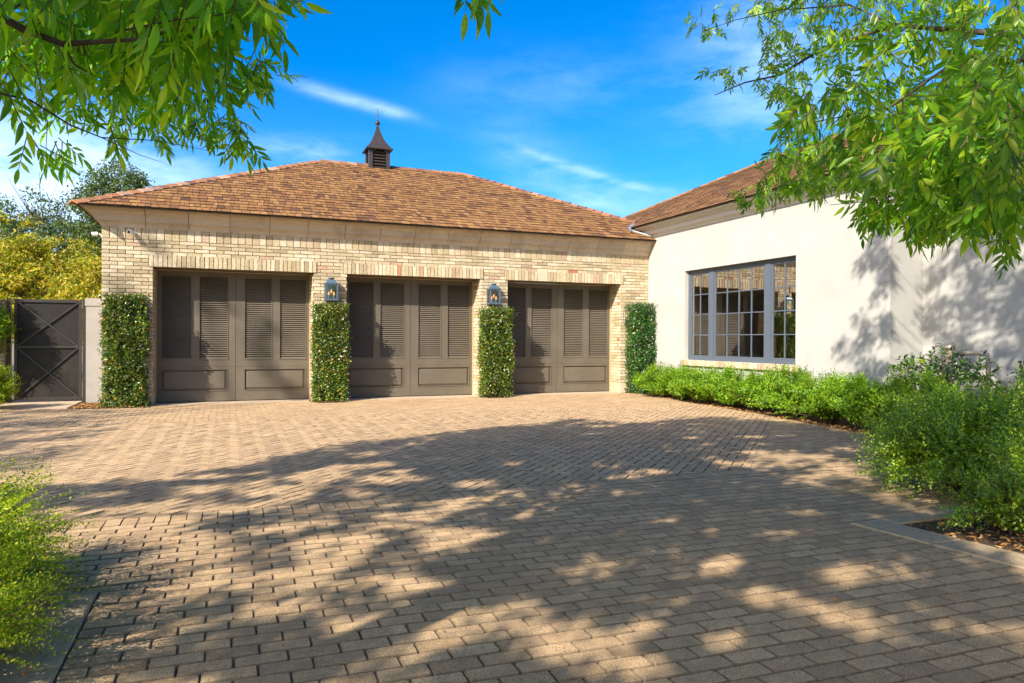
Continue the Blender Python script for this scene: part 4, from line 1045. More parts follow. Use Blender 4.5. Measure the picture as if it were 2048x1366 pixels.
# ---- creepers on the piers
def creeper(x0, x1, z1, seed, mat, label, d0=14.70, n=5200, leaf=.040, y1=14.985, bottom=.0, ragged=.05):
    n = int(n*1.35)
    rng = np.random.default_rng(seed); t = thing('creeper', ((x0+x1)/2, 14.85, 0), label, 'creeper', 'clipped creepers on the brick piers')
    hw = (x1-x0)/2; cx_ = (x0+x1)/2; hd = (y1-d0)
    z = rng.uniform(0, z1, n)
    # silhouette wobble
    wob = 1+ragged*1.6*(np.sin(z*5.2+seed)+.6*np.sin(z*11.3+seed*2.1))/1.6-ragged*1.2
    face = rng.random(n); x = np.empty(n); y = np.empty(n); nrm = np.zeros((n, 3))
    ff = face < .55; x[ff] = rng.uniform(-1, 1, ff.sum()); y[ff] = 0; nrm[ff] = (0, -1, .3)
    fs = ~ff; sg = np.where(rng.random(fs.sum()) < .5, -1, 1); x[fs] = sg; y[fs] = rng.uniform(0, 1, fs.sum()); nrm[fs] = np.stack([sg, np.full(fs.sum(), -.3), np.full(fs.sum(), .25)], 1)
    depth = rng.random(n)**1.4*.35
    rnd = 1-.10*np.clip(np.abs(x), 0, 1)**4
    lump = .5+.5*np.sin(z*7+x*3+seed)*np.sin(z*3.1-x*5+seed*.7)
    X = cx_+x*hw*wob*(1-depth*.35); Y = y1-(1-y)*hd*(rnd)*(1-depth*.7)*(.78+.22*lump); Z = z
    top = rng.random(n) < .06; X[top] = cx_+rng.uniform(-1, 1, top.sum())*hw*.96; Y[top] = y1-rng.uniform(0, 1, top.sum())*hd; Z[top] = z1+rng.uniform(-.03, .035, top.sum()); nrm[top] = (0, -.3, 1)
    P = np.stack([X, Y, Z], 1)+rng.normal(0, .026, (n, 3)); P[:, 1] = np.minimum(P[:, 1], 14.975); P[:, 2] = np.maximum(P[:, 2], .012)
    D = unit(rdir(n, rng)+np.array([0, -.25, .1])+nrm*.5); sz = leaf*rng.uniform(.65, 1.2, n)
    thin_ = (np.sin(P[:, 2]*6.1+P[:, 0]*9+seed*1.7)*np.sin(P[:, 2]*2.7-P[:, 0]*11+seed) > .62)&(rng.random(n) < .75); P, D, sz, nrm = P[~thin_], D[~thin_], sz[~thin_], nrm[~thin_]; n = len(P)
    V, F = leaf_quads(P, D, unit(nrm*.8+rng.normal(0, .6, (n, 3))), sz, sz*.66, .18)
    ni = n//4; Pi = np.stack([cx_+rng.uniform(-.9, .9, ni)*hw, rng.uniform(d0+.07, y1-.03, ni), rng.uniform(.02, z1-.03, ni)], 1); Vi, Fi = leaf_quads(Pi, rdir(ni, rng), np.array([0, -1, .2])+rng.normal(0, .4, (ni, 3)), leaf*1.7, leaf*1.3); F = np.concatenate([F, Fi+len(V)]); V = np.concatenate([V, Vi])
    # stray shoots
    ns = 46; zz = rng.uniform(.2, z1, ns); ss = np.where(rng.random(ns) < .5, -1, 1); b0 = np.stack([cx_+ss*hw*.95, np.full(ns, d0+.08)+rng.uniform(0, .12, ns), zz], 1); dd = unit(np.stack([ss*.8, np.full(ns, -.5), rng.uniform(.1, .9, ns)], 1)+rng.normal(0, .3, (ns, 3)))
    tops = rng.random(ns) < .4; b0[tops] = np.stack([cx_+rng.uniform(-1, 1, tops.sum())*hw, np.full(tops.sum(), d0+.1), np.full(tops.sum(), z1)], 1); dd[tops] = unit(np.array([0, -.2, 1])+rng.normal(0, .35, (tops.sum(), 3)))
    per = 7; P2 = (b0[:, None]+dd[:, None]*(np.arange(per)*.012)[None, :, None]).reshape(-1, 3); P2[:, 1] = np.minimum(P2[:, 1], 14.97); D2 = unit(np.repeat(dd, per, 0)*.5+rdir(ns*per, rng)); s2 = leaf*.8*rng.uniform(.6, 1.1, len(P2))
    V2, F2 = leaf_quads(P2, D2, rdir(len(P2), rng), s2, s2*.6)
    o = obj('foliage', np.concatenate([V, V2]), np.concatenate([F, F2+len(V)]), mat, t); o['kind'] = 'stuff'
    lines = []
    for i in range(13):
        xx = cx_+rng.uniform(-.6, .6)*hw; pts = [(xx+rng.normal(0, .03)*k, 14.93, k*z1/6*.98) for k in range(7)]; lines.append((pts, [.012-.0012*k for k in range(7)]))
    twigs('stems', lines, M['twig'], t, 5)
    return t
creeper(-2.14, -1.37, 2.03, 1, M['ivy'], 'clipped creeper with yellowing leaves at the outer garage corner', d0=14.72, n=6800, ragged=.13)
creeper(1.60, 2.30, 1.93, 2, M['ivy'], 'clipped creeper below the lantern between left and middle doors', d0=14.68, n=6200, ragged=.04)
creeper(5.17, 5.93, 1.93, 3, M['ivy'], 'clipped creeper below the lantern between middle and right doors', d0=14.68, n=6200, ragged=.05)
creeper(8.93, 9.58, 2.10, 4, M['ivy_green'], 'dark glossy green creeper in the corner beside the stucco wall', d0=14.55, n=6600, ragged=.05)
# thin training rods on the piers
for x in (-1.95, -1.42, 1.66): tag(MB().tube([(x, 14.972, 0), (x, 14.972, 2.0)], .006, 6).build('training_rod', M['iron']), {-1.95: 'thin black rod left of the corner creeper', -1.42: 'thin black rod on the corner pier next to the left door', 1.66: 'thin black rod behind the creeper between left and middle doors'}[x], 'rod')

# ---- trees
def tube_tree(lines, parent, name='branch', n=8):
    for pts, r in lines: MB().tube(pts, r, n).build(name, M['bark'], parent, True)
def crown_cloud(c, rad, nclump, per, leaf, mat, parent, seed, name='crown', cl=.35, wr=.4):
    rng = np.random.default_rng(seed); c = np.array(c); rad = np.array(rad)
    cc = c+rdir(nclump, rng)*rad*(rng.uniform(.15, 1, nclump)**.45)[:, None]
    P = np.repeat(cc, per, 0)+rdir(nclump*per, rng)*(rng.random(nclump*per)**.6*cl)[:, None]*np.array([1, 1, .75])
    D = unit(rdir(len(P), rng)+np.array([0, 0, -.35])); sz = leaf*rng.uniform(.6, 1.2, len(P))
    V, F = leaf_quads(P, D, rdir(len(P), rng), sz, sz*wr); o = obj(name, V, F, mat, parent); o['kind'] = 'stuff'; return cc
def far_tree(name, x, y, h, r, mat, seed, label, clumps=120, per=110, leaf=.11, zc=.62, cl=.5, trunk_r=.12, group=None, rz=None):
    t = thing(name, (x, y, 0), label, 'tree', group); rng = np.random.default_rng(seed)
    MB().tube([(x, y, 0), (x+.1, y, h*.25), (x+.05, y+.1, h*.5), (x, y, h*.8)], [trunk_r, trunk_r*.85, trunk_r*.6, trunk_r*.2], 10).build('trunk', M['bark'], t, True)
    cc = crown_cloud((x, y, h*zc), (r, r, rz or h*.40), clumps, per, leaf, mat, t, seed, cl=cl)
    lines = []
    for k in rng.choice(len(cc), min(26, len(cc)), replace=False): lines.append(([(x, y, h*rng.uniform(.2, .55)), ((x+cc[k][0])/2, (y+cc[k][1])/2, cc[k][2]*.8), tuple(cc[k])], [trunk_r*.4, trunk_r*.22, .012]))
    twigs('limbs', lines, M['bark'], t, 6)
far_tree('background_tree', -7.6, 27, 5.4, 2.6, M['far_yellow'], 41, 'yellow leaved tree behind the gate at the left edge', clumps=190, per=110, leaf=.17, cl=.36)
far_tree('background_tree', -4.9, 25, 4.3, 1.9, M['far_yellow'], 42, 'round yellow green tree right behind the gate', clumps=170, per=110, leaf=.15, cl=.34)
far_tree('background_tree', -3.1, 22.5, 3.5, 1.5, M['far_yellow'], 43, 'low golden tree close against the garage side', clumps=150, per=100, leaf=.13, cl=.30)
far_tree('background_tree', -6.6, 33, 6.5, 2.6, M['far_green'], 44, 'thin dark tree with bare upswept twigs rising over the yellow trees', clumps=190, per=110, leaf=.15, cl=.5, zc=.68)
far_tree('background_tree', -3.7, 29, 7.3, 1.5, M['far_green'], 45, 'tall grey green tree with visible trunk beside the cornice corner', clumps=220, per=120, leaf=.14, cl=.5, zc=.66, trunk_r=.17)
far_tree('background_tree', -13, 34, 7, 5, M['far_green'], 46, 'broad green tree beyond the yellow one outside the left edge', clumps=150, per=90, leaf=.16)
t = thing('creeper', (-4.3, 16.3, 0), 'fresh green creeper spilling over the brick wall left of the gate', 'creeper')
sprigs((-4.32, 16.15, 1.50), (.46, .24, .80), 1600, M['box'], t, 51, shoot=.22, leaf=.036, per=12, up=.2, inner=.3, zmin=.1)
# bare twigs of the dark tree
lines = []; rng = np.random.default_rng(5)
tw = [o for o in SC.objects if o.get('label', '').startswith('thin dark tree')][0]
for k in range(46):
    a = np.array([-6.6+rng.normal(0, 1.4), 33+rng.normal(0, .8), 4.2+rng.uniform(0, 1.6)]); d = unit(np.array([rng.normal(-.3, .4), 0, 1.3])); L = rng.uniform(1, 2.4)
    lines.append(([a, a+d*L*.5+rng.normal(0, .05, 3), a+d*L], [.02, .012, .005]))
twigs('bare_twigs', lines, M['bark'], tw, 4)['kind'] = 'stuff'

# near trees: compound leaves hanging from branches that are seen, crowns overhead that cast the shade
def sprays(P, hang, leafL, seed, per=7, wr=.27):
    """compound leaves: rachis along hang, leaflets paired; returns leaflet arrays and rachis lines"""
    rng = np.random.default_rng(seed); n = len(P); hang = unit(hang)
    RL = leafL*rng.uniform(1.25, 1.7, n); side = unit(np.cross(hang, rdir(n, rng)+[0, 0, .01])); up = np.cross(side, hang)
    pos = []; dr = []; nr_ = []; sz = []
    for k in range(per):
        if k == per-1: t, s = 1.0, 0
        else: t, s = .3+.62*(k//2)/((per-1)/2-.5), (1 if k % 2 == 0 else -1)
        b = P+hang*(RL*t)[:, None]; b[:, 2] -= RL*.15*t*t
        d = hang*(.75 if s else 1)+side*s*.85+np.array([0, 0, -.45])+rng.normal(0, .14, (n, 3))
        pos.append(b); dr.append(d); nr_.append(up+rng.normal(0, .3, (n, 3))); sz.append(leafL*rng.uniform(.72, 1.12, n)*(1.1 if not s else 1))
    pos, dr, nr_, sz = map(np.concatenate, (pos, dr, nr_, sz))
    rach = [([P[i], P[i]+hang[i]*RL[i]*.5+np.array([0, 0, -.01]), P[i]+hang[i]*RL[i]+np.array([0, 0, -.15*RL[i]])], [.0026, .002, .0012]) for i in range(n)]
    return pos, unit(dr), unit(nr_), sz, rach
def near_foliage(tree, ellipses, mat, seed, wr=.27, n_single=300, droopmean=(0, 0, -1.0), dens=1.0, far=1.0):
    rng = np.random.default_rng(seed); allv = []; rl = []; anchors = []
    for (cx_, cy_, rx, ry, d0, d1, n, leafL) in ellipses:
        n = max(4, int(n*dens)) if n > 12 else n
        a = rng.uniform(0, 2*math.pi, n); r = np.sqrt(rng.random(n)); px = cx_+rx*r*np.cos(a); dd = rng.uniform(d0, d1, n)*far; py = cy_+ry*r*np.sin(a)-1.15*leafL*F_PX/dd
        P = np.array([at(x, y, d) for x, y, d in zip(px, py, dd)])
        h = rng.normal(0, .55, (n, 3))+np.array(droopmean)*.9; h[:, 2] -= .2
        pos, dr, nr_, sz, rach = sprays(P, h, leafL, int(rng.integers(1e6)))
        allv.append((pos, dr, nr_, sz)); rl += rach; anchors.append((P, leafL))
    pos, dr, nr_, sz = [np.concatenate([a[i] for a in allv]) for i in range(4)]
    x, y, d = proj(pos); s = np.where((x > 0) & (x < 2048) & (y > 0) & (y < 1366), sz/d, 0); top = np.argsort(-s)[:n_single]
    for i in top:
        V, F = leaf_lance(pos[i:i+1], dr[i:i+1], nr_[i:i+1], sz[i:i+1], sz[i:i+1]*wr*1.05); obj('leaf', V, F, mat, tree, smooth=True)
    m = np.ones(len(pos), bool); m[top] = False
    V, F = leaf_lance(pos[m], dr[m], nr_[m], sz[m], sz[m]*wr); o = obj('foliage', V, F, mat, tree, smooth=True); o['kind'] = 'stuff'
    # rachises joined, plus twigs gathering them
    mb = MB()
    for pts, r in rl: mb.tube(pts, r, 3, caps=False)
    o = mb.build('leaf_stalks', M['twig'], tree); o['kind'] = 'stuff'
    return anchors
def branch_px(pts): return [at(*p) for p in pts]
# left tree ---------------------------------------------------------
ta = thing('ash_tree', (-5.4, -1.2, 0), 'leafy ash tree whose branches hang into the upper left of the view', 'tree')
MB().tube([(-5.4, -1.2, 0), (-5.3, -1.1, 1.2), (-5.0, -.9, 2.6), (-4.6, -.5, 4.2), (-4.4, -.3, 6.2)], [.24, .2, .18, .13, .07], 14).build('trunk', M['bark'], ta, True)
A0 = Vector((-4.8, -.7, 3.6)); A1 = Vector((-2.2, 1.0, 2.75))
def br(ptspx, r, start=None):
    P = ([start] if start is not None else [])+branch_px(ptspx); n = len(P); r = r*.5
    return (P, [r*(1-.85*i/(n-1)) for i in range(n)])
left_br = [([A0, A1]+branch_px([(-60, 0, 2.6), (47, 59, 2.6), (125, 88, 2.55), (187, 84, 2.5), (260, 80, 2.4), (330, 66, 2.3)]), [.035, .022, .013, .011, .009, .007, .005, .003]),
           br([(125, 88, 2.55), (150, 130, 2.6), (185, 150, 2.7), (230, 165, 2.8), (300, 190, 2.8)], .007),
           br([(-80, 170, 2.8), (60, 200, 2.8), (140, 250, 2.8), (203, 275, 2.9), (312, 281, 3.0), (420, 302, 3.1)], .010, Vector((-2.6, 1.6, 2.6))),
           br([(250, 60, 2.4), (350, 40, 2.3), (440, 30, 2.2), (520, 10, 2.2)], .006),
           br([(330, 66, 2.3), (400, 130, 2.7), (444, 169, 2.9), (500, 184, 3.0), (545, 190, 3.1)], .005),
           br([(20, 20, 2.6), (90, -20, 2.4), (200, -60, 2.2)], .008),
           br([(95, 240, 2.8), (92, 300, 2.8), (98, 345, 2.8)], .003),
           br([(203, 275, 2.9), (280, 310, 3.0), (340, 330, 3.0)], .004),
           br([(900, -120, 2.3), (945, -60, 2.2), (965, -10, 2.2)], .004, Vector((-.6, 1.0, 2.9)))]
tube_tree(left_br, ta)
ell = [(130, 40, 190, 90, 1.9, 3.0, 150, .115), (330, 40, 170, 80, 1.75, 2.7, 130, .12), (470, 30, 60, 45, 1.8, 2.3, 20, .12), (90, 150, 130, 80, 2.2, 3.2, 90, .105), (230, 150, 120, 70, 2.0, 3.2, 75, .11),
       (360, 120, 110, 70, 1.9, 2.8, 70, .115), (420, 200, 70, 60, 2.4, 3.1, 34, .105), (300, 235, 100, 40, 2.6, 3.3, 44, .10), (180, 250, 80, 30, 2.8, 3.3, 26, .095), (535, 195, 30, 40, 2.8, 3.2, 13, .10),
       (500, 160, 30, 30, 2.8, 3.2, 8, .10), (440, 285, 60, 28, 2.9, 3.4, 26, .09), (350, 290, 70, 25, 2.9, 3.4, 20, .09), (95, 325, 45, 18, 2.7, 3.0, 9, .10), (60, 235, 40, 20, 2.8, 3.2, 8, .07), (480, 320, 22, 18, 2.9, 3.2, 7, .10), (225, 310, 40, 22, 2.7, 3.1, 7, .10),
       (5, 200, 30, 60, 2.2, 2.8, 10, .11), (530, 60, 18, 30, 2.0, 2.2, 5, .115), (960, -22, 40, 14, 2.1, 2.3, 6, .095)]
ell = [(a, b-18, c_, d_*.9, e_, f_, g_, h_*.72) for a, b, c_, d_, e_, f_, g_, h_ in ell]; ell[-1] = (962, -22, 34, 8, 1.9, 2.1, 6, .082)
near_foliage(ta, ell, M['leaf_near'], 61, far=1.25, dens=.72, wr=.25, droopmean=(0, 0, -.7))
# right tree --------------------------------------------------------
tb = thing('ash_tree', (7.4, 1.0, 0), 'ash tree whose drooping sunlit branches fill the upper right', 'tree')
MB().tube([(7.4, 1.0, 0), (7.3, 1.0, 1.2), (7.1, 1.1, 2.5), (6.8, 1.2, 4.0), (6.6, 1.4, 6.2)], [.20, .17, .15, .11, .05], 14).build('trunk', M['bark'], tb, True)
B0 = Vector((7.1, 1.1, 2.7)); B1 = Vector((6.9, 1.2, 3.6)); B2 = Vector((6.7, 1.3, 4.6))
rb = [br([(2200, 160, 5.0), (2048, 70, 5.0), (1900, 60, 5.2), (1790, 50, 5.4), (1640, 100, 5.7), (1560, 150, 6.0), (1490, 165, 6.2), (1430, 190, 6.3)], .045, B2),
      br([(1790, 50, 5.4), (1700, 10, 5.6), (1560, 20, 5.9), (1470, 40, 6.1), (1400, 65, 6.2)], .014),
      br([(2200, 230, 4.6), (2048, 120, 4.6), (1960, 135, 4.5), (1900, 130, 4.5), (1780, 215, 4.5), (1700, 230, 4.6), (1600, 250, 4.8)], .030, B1),
      br([(2200, 330, 4.4), (2040, 230, 4.4), (1930, 270, 4.5), (1850, 300, 4.6), (1760, 280, 4.8), (1690, 330, 5.0), (1600, 360, 5.2), (1520, 385, 5.3)], .030, B1),
      br([(2250, 420, 4.4), (2048, 330, 4.3), (1940, 350, 4.4), (1850, 370, 4.6), (1760, 400, 4.9), (1660, 410, 5.1)], .022, B0),
      br([(2048, 310, 4.3), (1990, 380, 4.2), (1920, 430, 4.3), (1850, 460, 4.5)], .012),
      br([(2100, 380, 3.2), (2060, 460, 3.1), (2030, 500, 3.1)], .006, B0),
      br([(1900, 60, 5.2), (1990, -20, 4.8), (2100, -60, 4.8)], .012), br([(1900, 130, 4.5), (1850, 80, 4.6), (1760, 90, 4.7), (1690, 140, 4.8)], .009)]
tube_tree(rb, tb)
ell = [(1560, 40, 60, 45, 5.4, 6.6, 55, .085), (1690, 20, 110, 50, 4.8, 6.4, 90, .09), (1850, 20, 120, 50, 4.2, 6, 90, .10), (1990, 30, 80, 60, 3.8, 5.4, 70, .11), (1600, 110, 80, 50, 5.0, 6.4, 75, .09), (1560, 170, 45, 30, 5.4, 6.4, 30, .085),
       (1455, 160, 42, 16, 5.8, 6.5, 22, .085), (1390, 62, 25, 14, 5.8, 6.4, 9, .08), (1430, 55, 20, 28, 5.8, 6.3, 8, .075), (1490, 25, 35, 25, 5.5, 6.3, 16, .085), (1563, 190, 18, 12, 5.6, 6.0, 6, .085),
       (1720, 120, 90, 60, 4.0, 5.8, 70, .10), (1860, 120, 110, 70, 3.4, 5.4, 90, .11), (1990, 150, 80, 80, 3.2, 5.0, 90, .115), (1640, 215, 70, 45, 3.6, 5.4, 60, .11), (1750, 215, 90, 50, 3.4, 5.2, 80, .11),
       (1880, 240, 110, 60, 3.0, 5.0, 130, .115), (2000, 260, 70, 70, 2.8, 4.6, 120, .115), (1600, 235, 40, 30, 3.4, 4.2, 18, .115), (1620, 320, 80, 40, 4.2, 5.4, 70, .10), (1730, 320, 90, 45, 3.8, 5.2, 95, .105),
       (1850, 340, 100, 55, 3.0, 4.8, 150, .115), (1975, 350, 80, 60, 2.8, 4.4, 160, .115), (1560, 375, 60, 20, 4.8, 5.5, 32, .09), (1660, 375, 80, 26, 4.6, 5.4, 50, .095), (1810, 415, 80, 35, 3.4, 4.8, 85, .11),
       (1930, 430, 80, 40, 3.0, 4.4, 100, .115), (2020, 420, 40, 40, 2.8, 4.0, 40, .115), (1505, 402, 26, 14, 5.0, 5.4, 10, .09), (1860, 462, 50, 22, 3.8, 4.6, 30, .10), (2032, 500, 22, 20, 3.0, 3.3, 7, .085), (1740, 445, 40, 24, 4.2, 5.0, 16, .10), (1535, 395, 30, 14, 5.0, 5.4, 10, .09)]
ell = [(*q[:7], q[7]*.76) for q in ell]
near_foliage(tb, ell, M['leaf_right'], 62, wr=.27, far=1.12, dens=.68, droopmean=(-.25, 0, -.6))
# unseen crowns, leaves laid out backwards from the wanted dappled shade
LX, LY = 1.45/1.21, 1.0/1.21
def edge_y(x):           # far limit of the shade on the drive
    return np.interp(x, [-4, -2.0, -.6, .7, 1.5, 2.5, 3.8, 5.2, 5.6, 6.3, 7.5, 8.2, 9.5, 14], [6.9, 7.4, 7.3, 8.3, 9.0, 9.4, 9.9, 10.4, 9.5, 9.8, 10.1, 8.8, 8.5, 8.0])
def flecks(rng, n, gx, gy, r0, r1):
    return np.stack([rng.uniform(*gx, n), rng.uniform(*gy, n), rng.uniform(r0, r1, n)*rng.uniform(.5, 1, n)], 1)
def shade_crown(tree, seed, n, gx, gy, h0, h1, cover, clump=.30, per=60, leaf=.13, name='crown', gaps=None):
    """leaf clusters of a high crown; gaps: places (on the ground, along the sun's rays) that the sun reaches through the crown"""
    rng = np.random.default_rng(seed); gxx = rng.uniform(*gx, n); gyy = rng.uniform(*gy, n); h = rng.uniform(h0, h1, n)
    ok = cover(gxx, gyy, rng); gxx, gyy, h = gxx[ok], gyy[ok], h[ok]
    cc = np.stack([gxx-LX*h, gyy-LY*h, h], 1)
    x, y, d = proj(cc); v = (d > .1) & (x > -200) & (x < 2250) & (y > -200); h = np.where(v, h+3.2, h); cc = np.stack([gxx-LX*h, gyy-LY*h, h], 1)
    P = np.repeat(cc, per, 0)+rdir(len(cc)*per, rng)*(rng.random(len(cc)*per)**.5*clump)[:, None]
    x, y, d = proj(P); P = P[~((d > .1) & (x > -120) & (x < 2170) & (y > -120))]
    if gaps is not None:
        G = P[:, :2]+np.stack([LX*P[:, 2], LY*P[:, 2]], 1); hit = np.zeros(len(P), bool)
        for a, b, r in gaps: hit |= ((G[:, 0]-a)/1.35)**2+(G[:, 1]-b)**2 < r*r
        P = P[~(hit & (rng.random(len(P)) < .97))]
    D = unit(rdir(len(P), rng)+np.array([0, 0, -.4])); sz = leaf*rng.uniform(.6, 1.2, len(P))
    V, F = leaf_quads(P, D, rdir(len(P), rng), sz, sz*.42); o = obj(name, V, F, M['leaf_crown'], tree); o['kind'] = 'stuff'
    return cc
def holes(x, y, f=1.0):    # where sun gets through in patches
    return np.maximum(np.sin(x*4.6+1.6*np.sin(y*2.9))*np.sin(y*5.3+1.5*np.sin(x*3.1+2)), np.sin(x*2.1+1.3*np.sin(y*1.7))*np.sin(y*2.6+1.1*np.sin(x*1.3+2))-.12)
def coverA(x, y, rng):
    e = edge_y(x); inside_ = y < e-.12-rng.random(len(x))**2*.5
    dens = np.where(x < 1.0, .55, .95); dens = np.where(y > e-1.1, .85, dens)
    dens = np.where((x < 1.2) & (y < e-1.0) & (y > 3.4), .34, dens); dens = np.where((x > 4.7) & (y < 6.6), .16, dens); dens = np.where((x > 8.2), .14, dens); dens = np.where((x < -.1) & (y < 6.2), .10, dens)
    h = holes(x, y); dens = np.where(h > .7, dens*.35, dens)
    return inside_ & (rng.random(len(x)) < dens)
frng = np.random.default_rng(303)
gaps = np.concatenate([flecks(frng, 62, (.2, 5.5), (2.0, 4.2), .07, .17), flecks(frng, 34, (-.2, 4.5), (4.0, 6.5), .07, .19), flecks(frng, 22, (1.0, 8), (6.0, 9.8), .08, .22), flecks(frng, 60, (-1.2, 1.6), (3.6, 7.4), .09, .26),
                       np.array([[2.3, 5.45, .24], [2.55, 5.1, .20], [2.05, 5.3, .18], [4.6, 2.75, .22], [4.3, 2.5, .2], [1.4, 2.75, .16], [1.62, 2.7, .13], [2.6, 3.3, .13], [3.1, 2.9, .12]])])
gaps[:, 2] *= 1.22
cA = shade_crown(ta, 71, 12500, (-3.5, 11.5), (.8, 10.6), 4.3, 7.0, coverA, clump=.19, per=26, leaf=.14, gaps=gaps)
lines = []
rng = np.random.default_rng(9)
for k in rng.choice(len(cA), 16, replace=False): lines.append(([Vector((-4.45, -.35, 5.6)), Vector((Vector(cA[k])+Vector((-4.5, -.4, 5.4)))/2)+Vector((0, 0, .4)), Vector(cA[k])], [.035, .018, .006]))
x_, y_, d_ = proj(np.array([l[0][1] for l in lines])); lines = [l for l, a, b_, c_ in zip(lines, x_, y_, d_) if not (c_ > 0 and -100 < a < 2150 and b_ > -100)]
twigs('limbs', lines, M['bark'], ta, 6)
# a further tree to the left throws streaks by the gate and soft bands over the left door
tc_ = thing('shade_tree', (-12.5, 5.5, 0), 'tall tree outside the left edge that shades the drive by the gate', 'tree')
MB().tube([(-12.5, 5.5, 0), (-12.4, 5.5, 2.5), (-12.2, 5.6, 5), (-12, 5.6, 7.5)], [.22, .18, .13, .05], 12).build('trunk', M['bark'], tc_, True)
def coverC(x, y, rng):
    lim = np.interp(y, [8, 9, 10.5, 12, 13.5, 15], [-2.0, -1.35, -1.5, -1.45, -1.75, -2.2])
    return (x < lim-rng.random(len(x))**1.5*.8) & (rng.random(len(x)) < .85)
shade_crown(tc_, 72, 420, (-8, -1), (8.0, 15.0), 5.0, 8.0, coverC, clump=.26, per=50)
# a few sprays thrown on the garage front: same tree, high twigs
rngg = np.random.default_rng(12); pts = []
for (x, z, r, n) in ((-1.35, 2.9, .18, 2), (-.95, 2.62, .2, 2), (.2, 2.0, .16, 3), (-.1, 1.55, .14, 2), (.05, 1.25, .18, 3), (.45, 1.0, .2, 3), (.7, .75, .18, 2), (.95, .5, .2, 2), (-1.9, 2.1, .22, 3), (-2.1, 1.5, .3, 4), (-1.6, .6, .3, 3), (-2.3, .9, .25, 3)):
    for _ in range(n): pts.append((x+rngg.normal(0, r), z+rngg.normal(0, r*.6)))
pts = np.array(pts); kk = rngg.uniform(8.5, 10.5, len(pts)); cc = np.stack([pts[:, 0]-1.45*kk, WY-1.0*kk, pts[:, 1]+1.21*kk], 1)
P = np.repeat(cc, 34, 0)+rdir(len(cc)*34, rngg)*(rngg.random(len(cc)*34)**.5*.16)[:, None]
V, F = leaf_quads(P, rdir(len(P), rngg), rdir(len(P), rngg), .10, .045); o = obj('foliage', V, F, M['leaf_crown'], tc_); o['kind'] = 'stuff'
twigs('limbs', [([Vector((-12.2, 5.6, 5)), (Vector(c)+Vector((-12.2, 5.6, 5)))/2, Vector(c)], [.05, .03, .01]) for c in cc[::3]], M['bark'], tc_, 6)
# leaves added to the right tree above the frame to shadow the wing wall
def coverB(y, z, rng):
    lim = np.interp(z, [.5, 1.2, 1.9, 2.4, 3.0, 3.6], [9.2, 9.15, 8.75, 8.8, 8.6, 8.45]); h = np.sin(y*4.1+z*2.3)*np.sin(z*5.2-y*1.7)
    return (y < lim-rng.random(len(y))**1.6*.5) & (rng.random(len(y)) < np.where(h > .25, .25, .9))
rng = np.random.default_rng(14); n = 1700; yy = rng.uniform(1, 9.3, n); zz = rng.uniform(.2, 4.0, n); ok = coverB(yy, zz, rng); yy, zz = yy[ok], zz[ok]; kk = rng.uniform(3.5, 4.9, len(yy))
xw = np.where(yy > WYC, XR, WX2)
cc = np.stack([xw-1.45*kk, yy-kk, zz+1.21*kk], 1)
P = np.repeat(cc, 30, 0)+rdir(len(cc)*30, rng)*(rng.random(len(cc)*30)**.5*.14)[:, None]
x, y, d = proj(P)
vis = (d > .1) & (x > -60) & (x < 2110) & (y > -40) & (y < 1366)
okc = vis & False & (x > 1560) & (y < np.interp(x, [1560, 1700, 1760, 1850, 2048], [150, 330, 400, 440, 420])) & (x > 1500+0*y)
P = P[(~vis) | okc]
D = unit(rdir(len(P), rng)+np.array([0, 0, -.5])); sz = .10*rng.uniform(.6, 1.2, len(P))
V, F = leaf_lance(P, D, rdir(len(P), rng), sz, sz*.32); o = obj('crown', V, F, M['leaf_right'], tb); o['kind'] = 'stuff'
twigs('limbs', [([B2, (Vector(c)+B2)/2+Vector((0, 0, .3)), Vector(c)], [.03, .015, .004]) for c in cc[::14]], M['bark'], tb, 6)

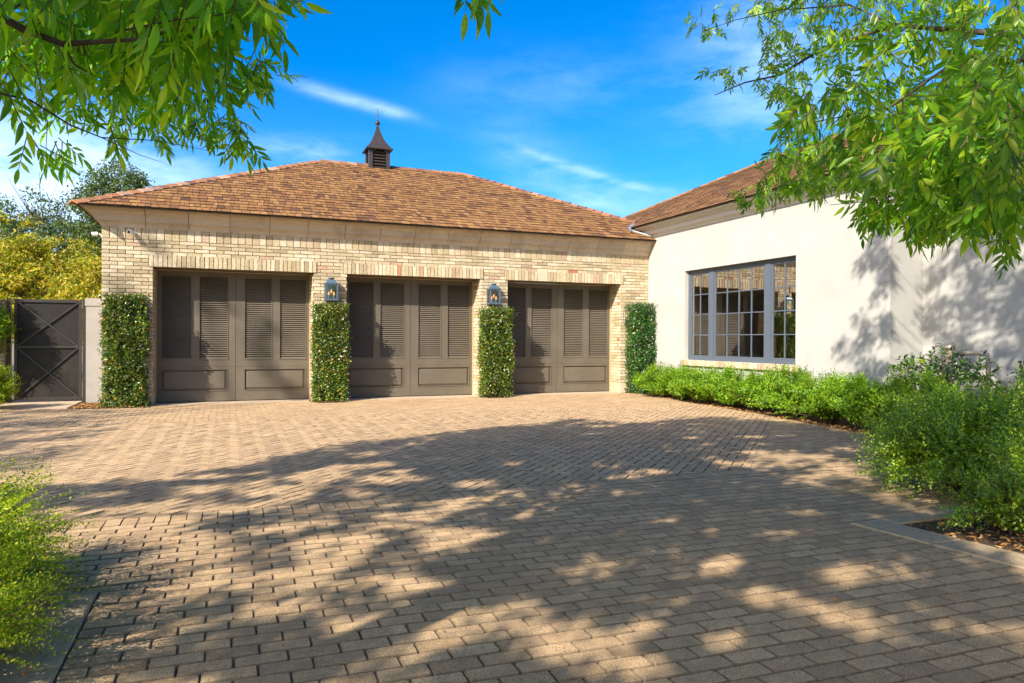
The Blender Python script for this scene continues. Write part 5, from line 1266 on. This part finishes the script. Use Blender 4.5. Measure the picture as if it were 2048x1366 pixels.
# ------------------------------------------------------------------ fallen leaves and bark bits
def litter(name, boxes, n, size, seed, label):
    rng = np.random.default_rng(seed); P = []
    for (x0, x1, y0, y1, z, w) in boxes:
        k = int(n*w); P.append(np.stack([rng.uniform(x0, x1, k), rng.uniform(y0, y1, k), z+rng.uniform(.003, .02, k)], 1))
    P = np.concatenate(P); a = rng.uniform(0, 6.28, len(P)); D = np.stack([np.cos(a), np.sin(a), rng.normal(0, .25, len(P))], 1)
    sz = size*rng.uniform(.5, 1.3, len(P)); V, F = leaf_quads(P, D, np.array([0, 0, 1.])+rng.normal(0, .4, (len(P), 3)), sz, sz*.4)
    o = obj(name, V, F, M['litter']); tag(o, label, 'leaves', kind='stuff')
hb = [(8.55-.10, 8.95, 8.0+i*.9, 8.9+i*.9, -.01, .14) for i in range(6)]
hb = [(np.interp(y+.4, [3.76, 6.94, 9.9, 14.2], [7.45, 8.13, 8.63, 9.1])-.05, np.interp(y+.4, [3.76, 6.94, 9.9, 14.2], [7.45, 8.13, 8.63, 9.1])+.28, y, y+.8, -.01, .13) for y in np.arange(6.2, 14, .8)]
litter('fallen_leaves', hb, 1500, .05, 81, 'orange fallen leaves along the foot of the hedge row')
litter('fallen_leaves', [(4.4, 5.9, 2.2, 3.6, -.01, .7), (4.5, 7.5, 1.0, 3.5, -.01, .6)], 1500, .045, 82, 'orange brown leaf litter on the soil inside the right kerb')
litter('fallen_leaves', [(-2.6, -1.36, 14.68, 14.98, 0, .7), (-2.6, -2.2, 15.0, 15.95, 0, .4), (1.7, 2.25, 14.64, 14.95, 0, .1)], 1200, .04, 83, 'orange mulch at the foot of the garage corner creeper')
litter('fallen_leaves', [(-1.3, -.7, 2.9, 3.95, .032, .6), (-2.2, -1.05, 2.6, 4.2, 0, .8)], 260, .055, 84, 'brown leaf and bark bits on the slabs at left')
litter('fallen_leaves', [(-1, 8, 4, 12, .004, .8), (-.5, 3.9, 2.4, 5, .004, .35)], 240, .028, 85, 'stray dry leaves scattered on the paving')
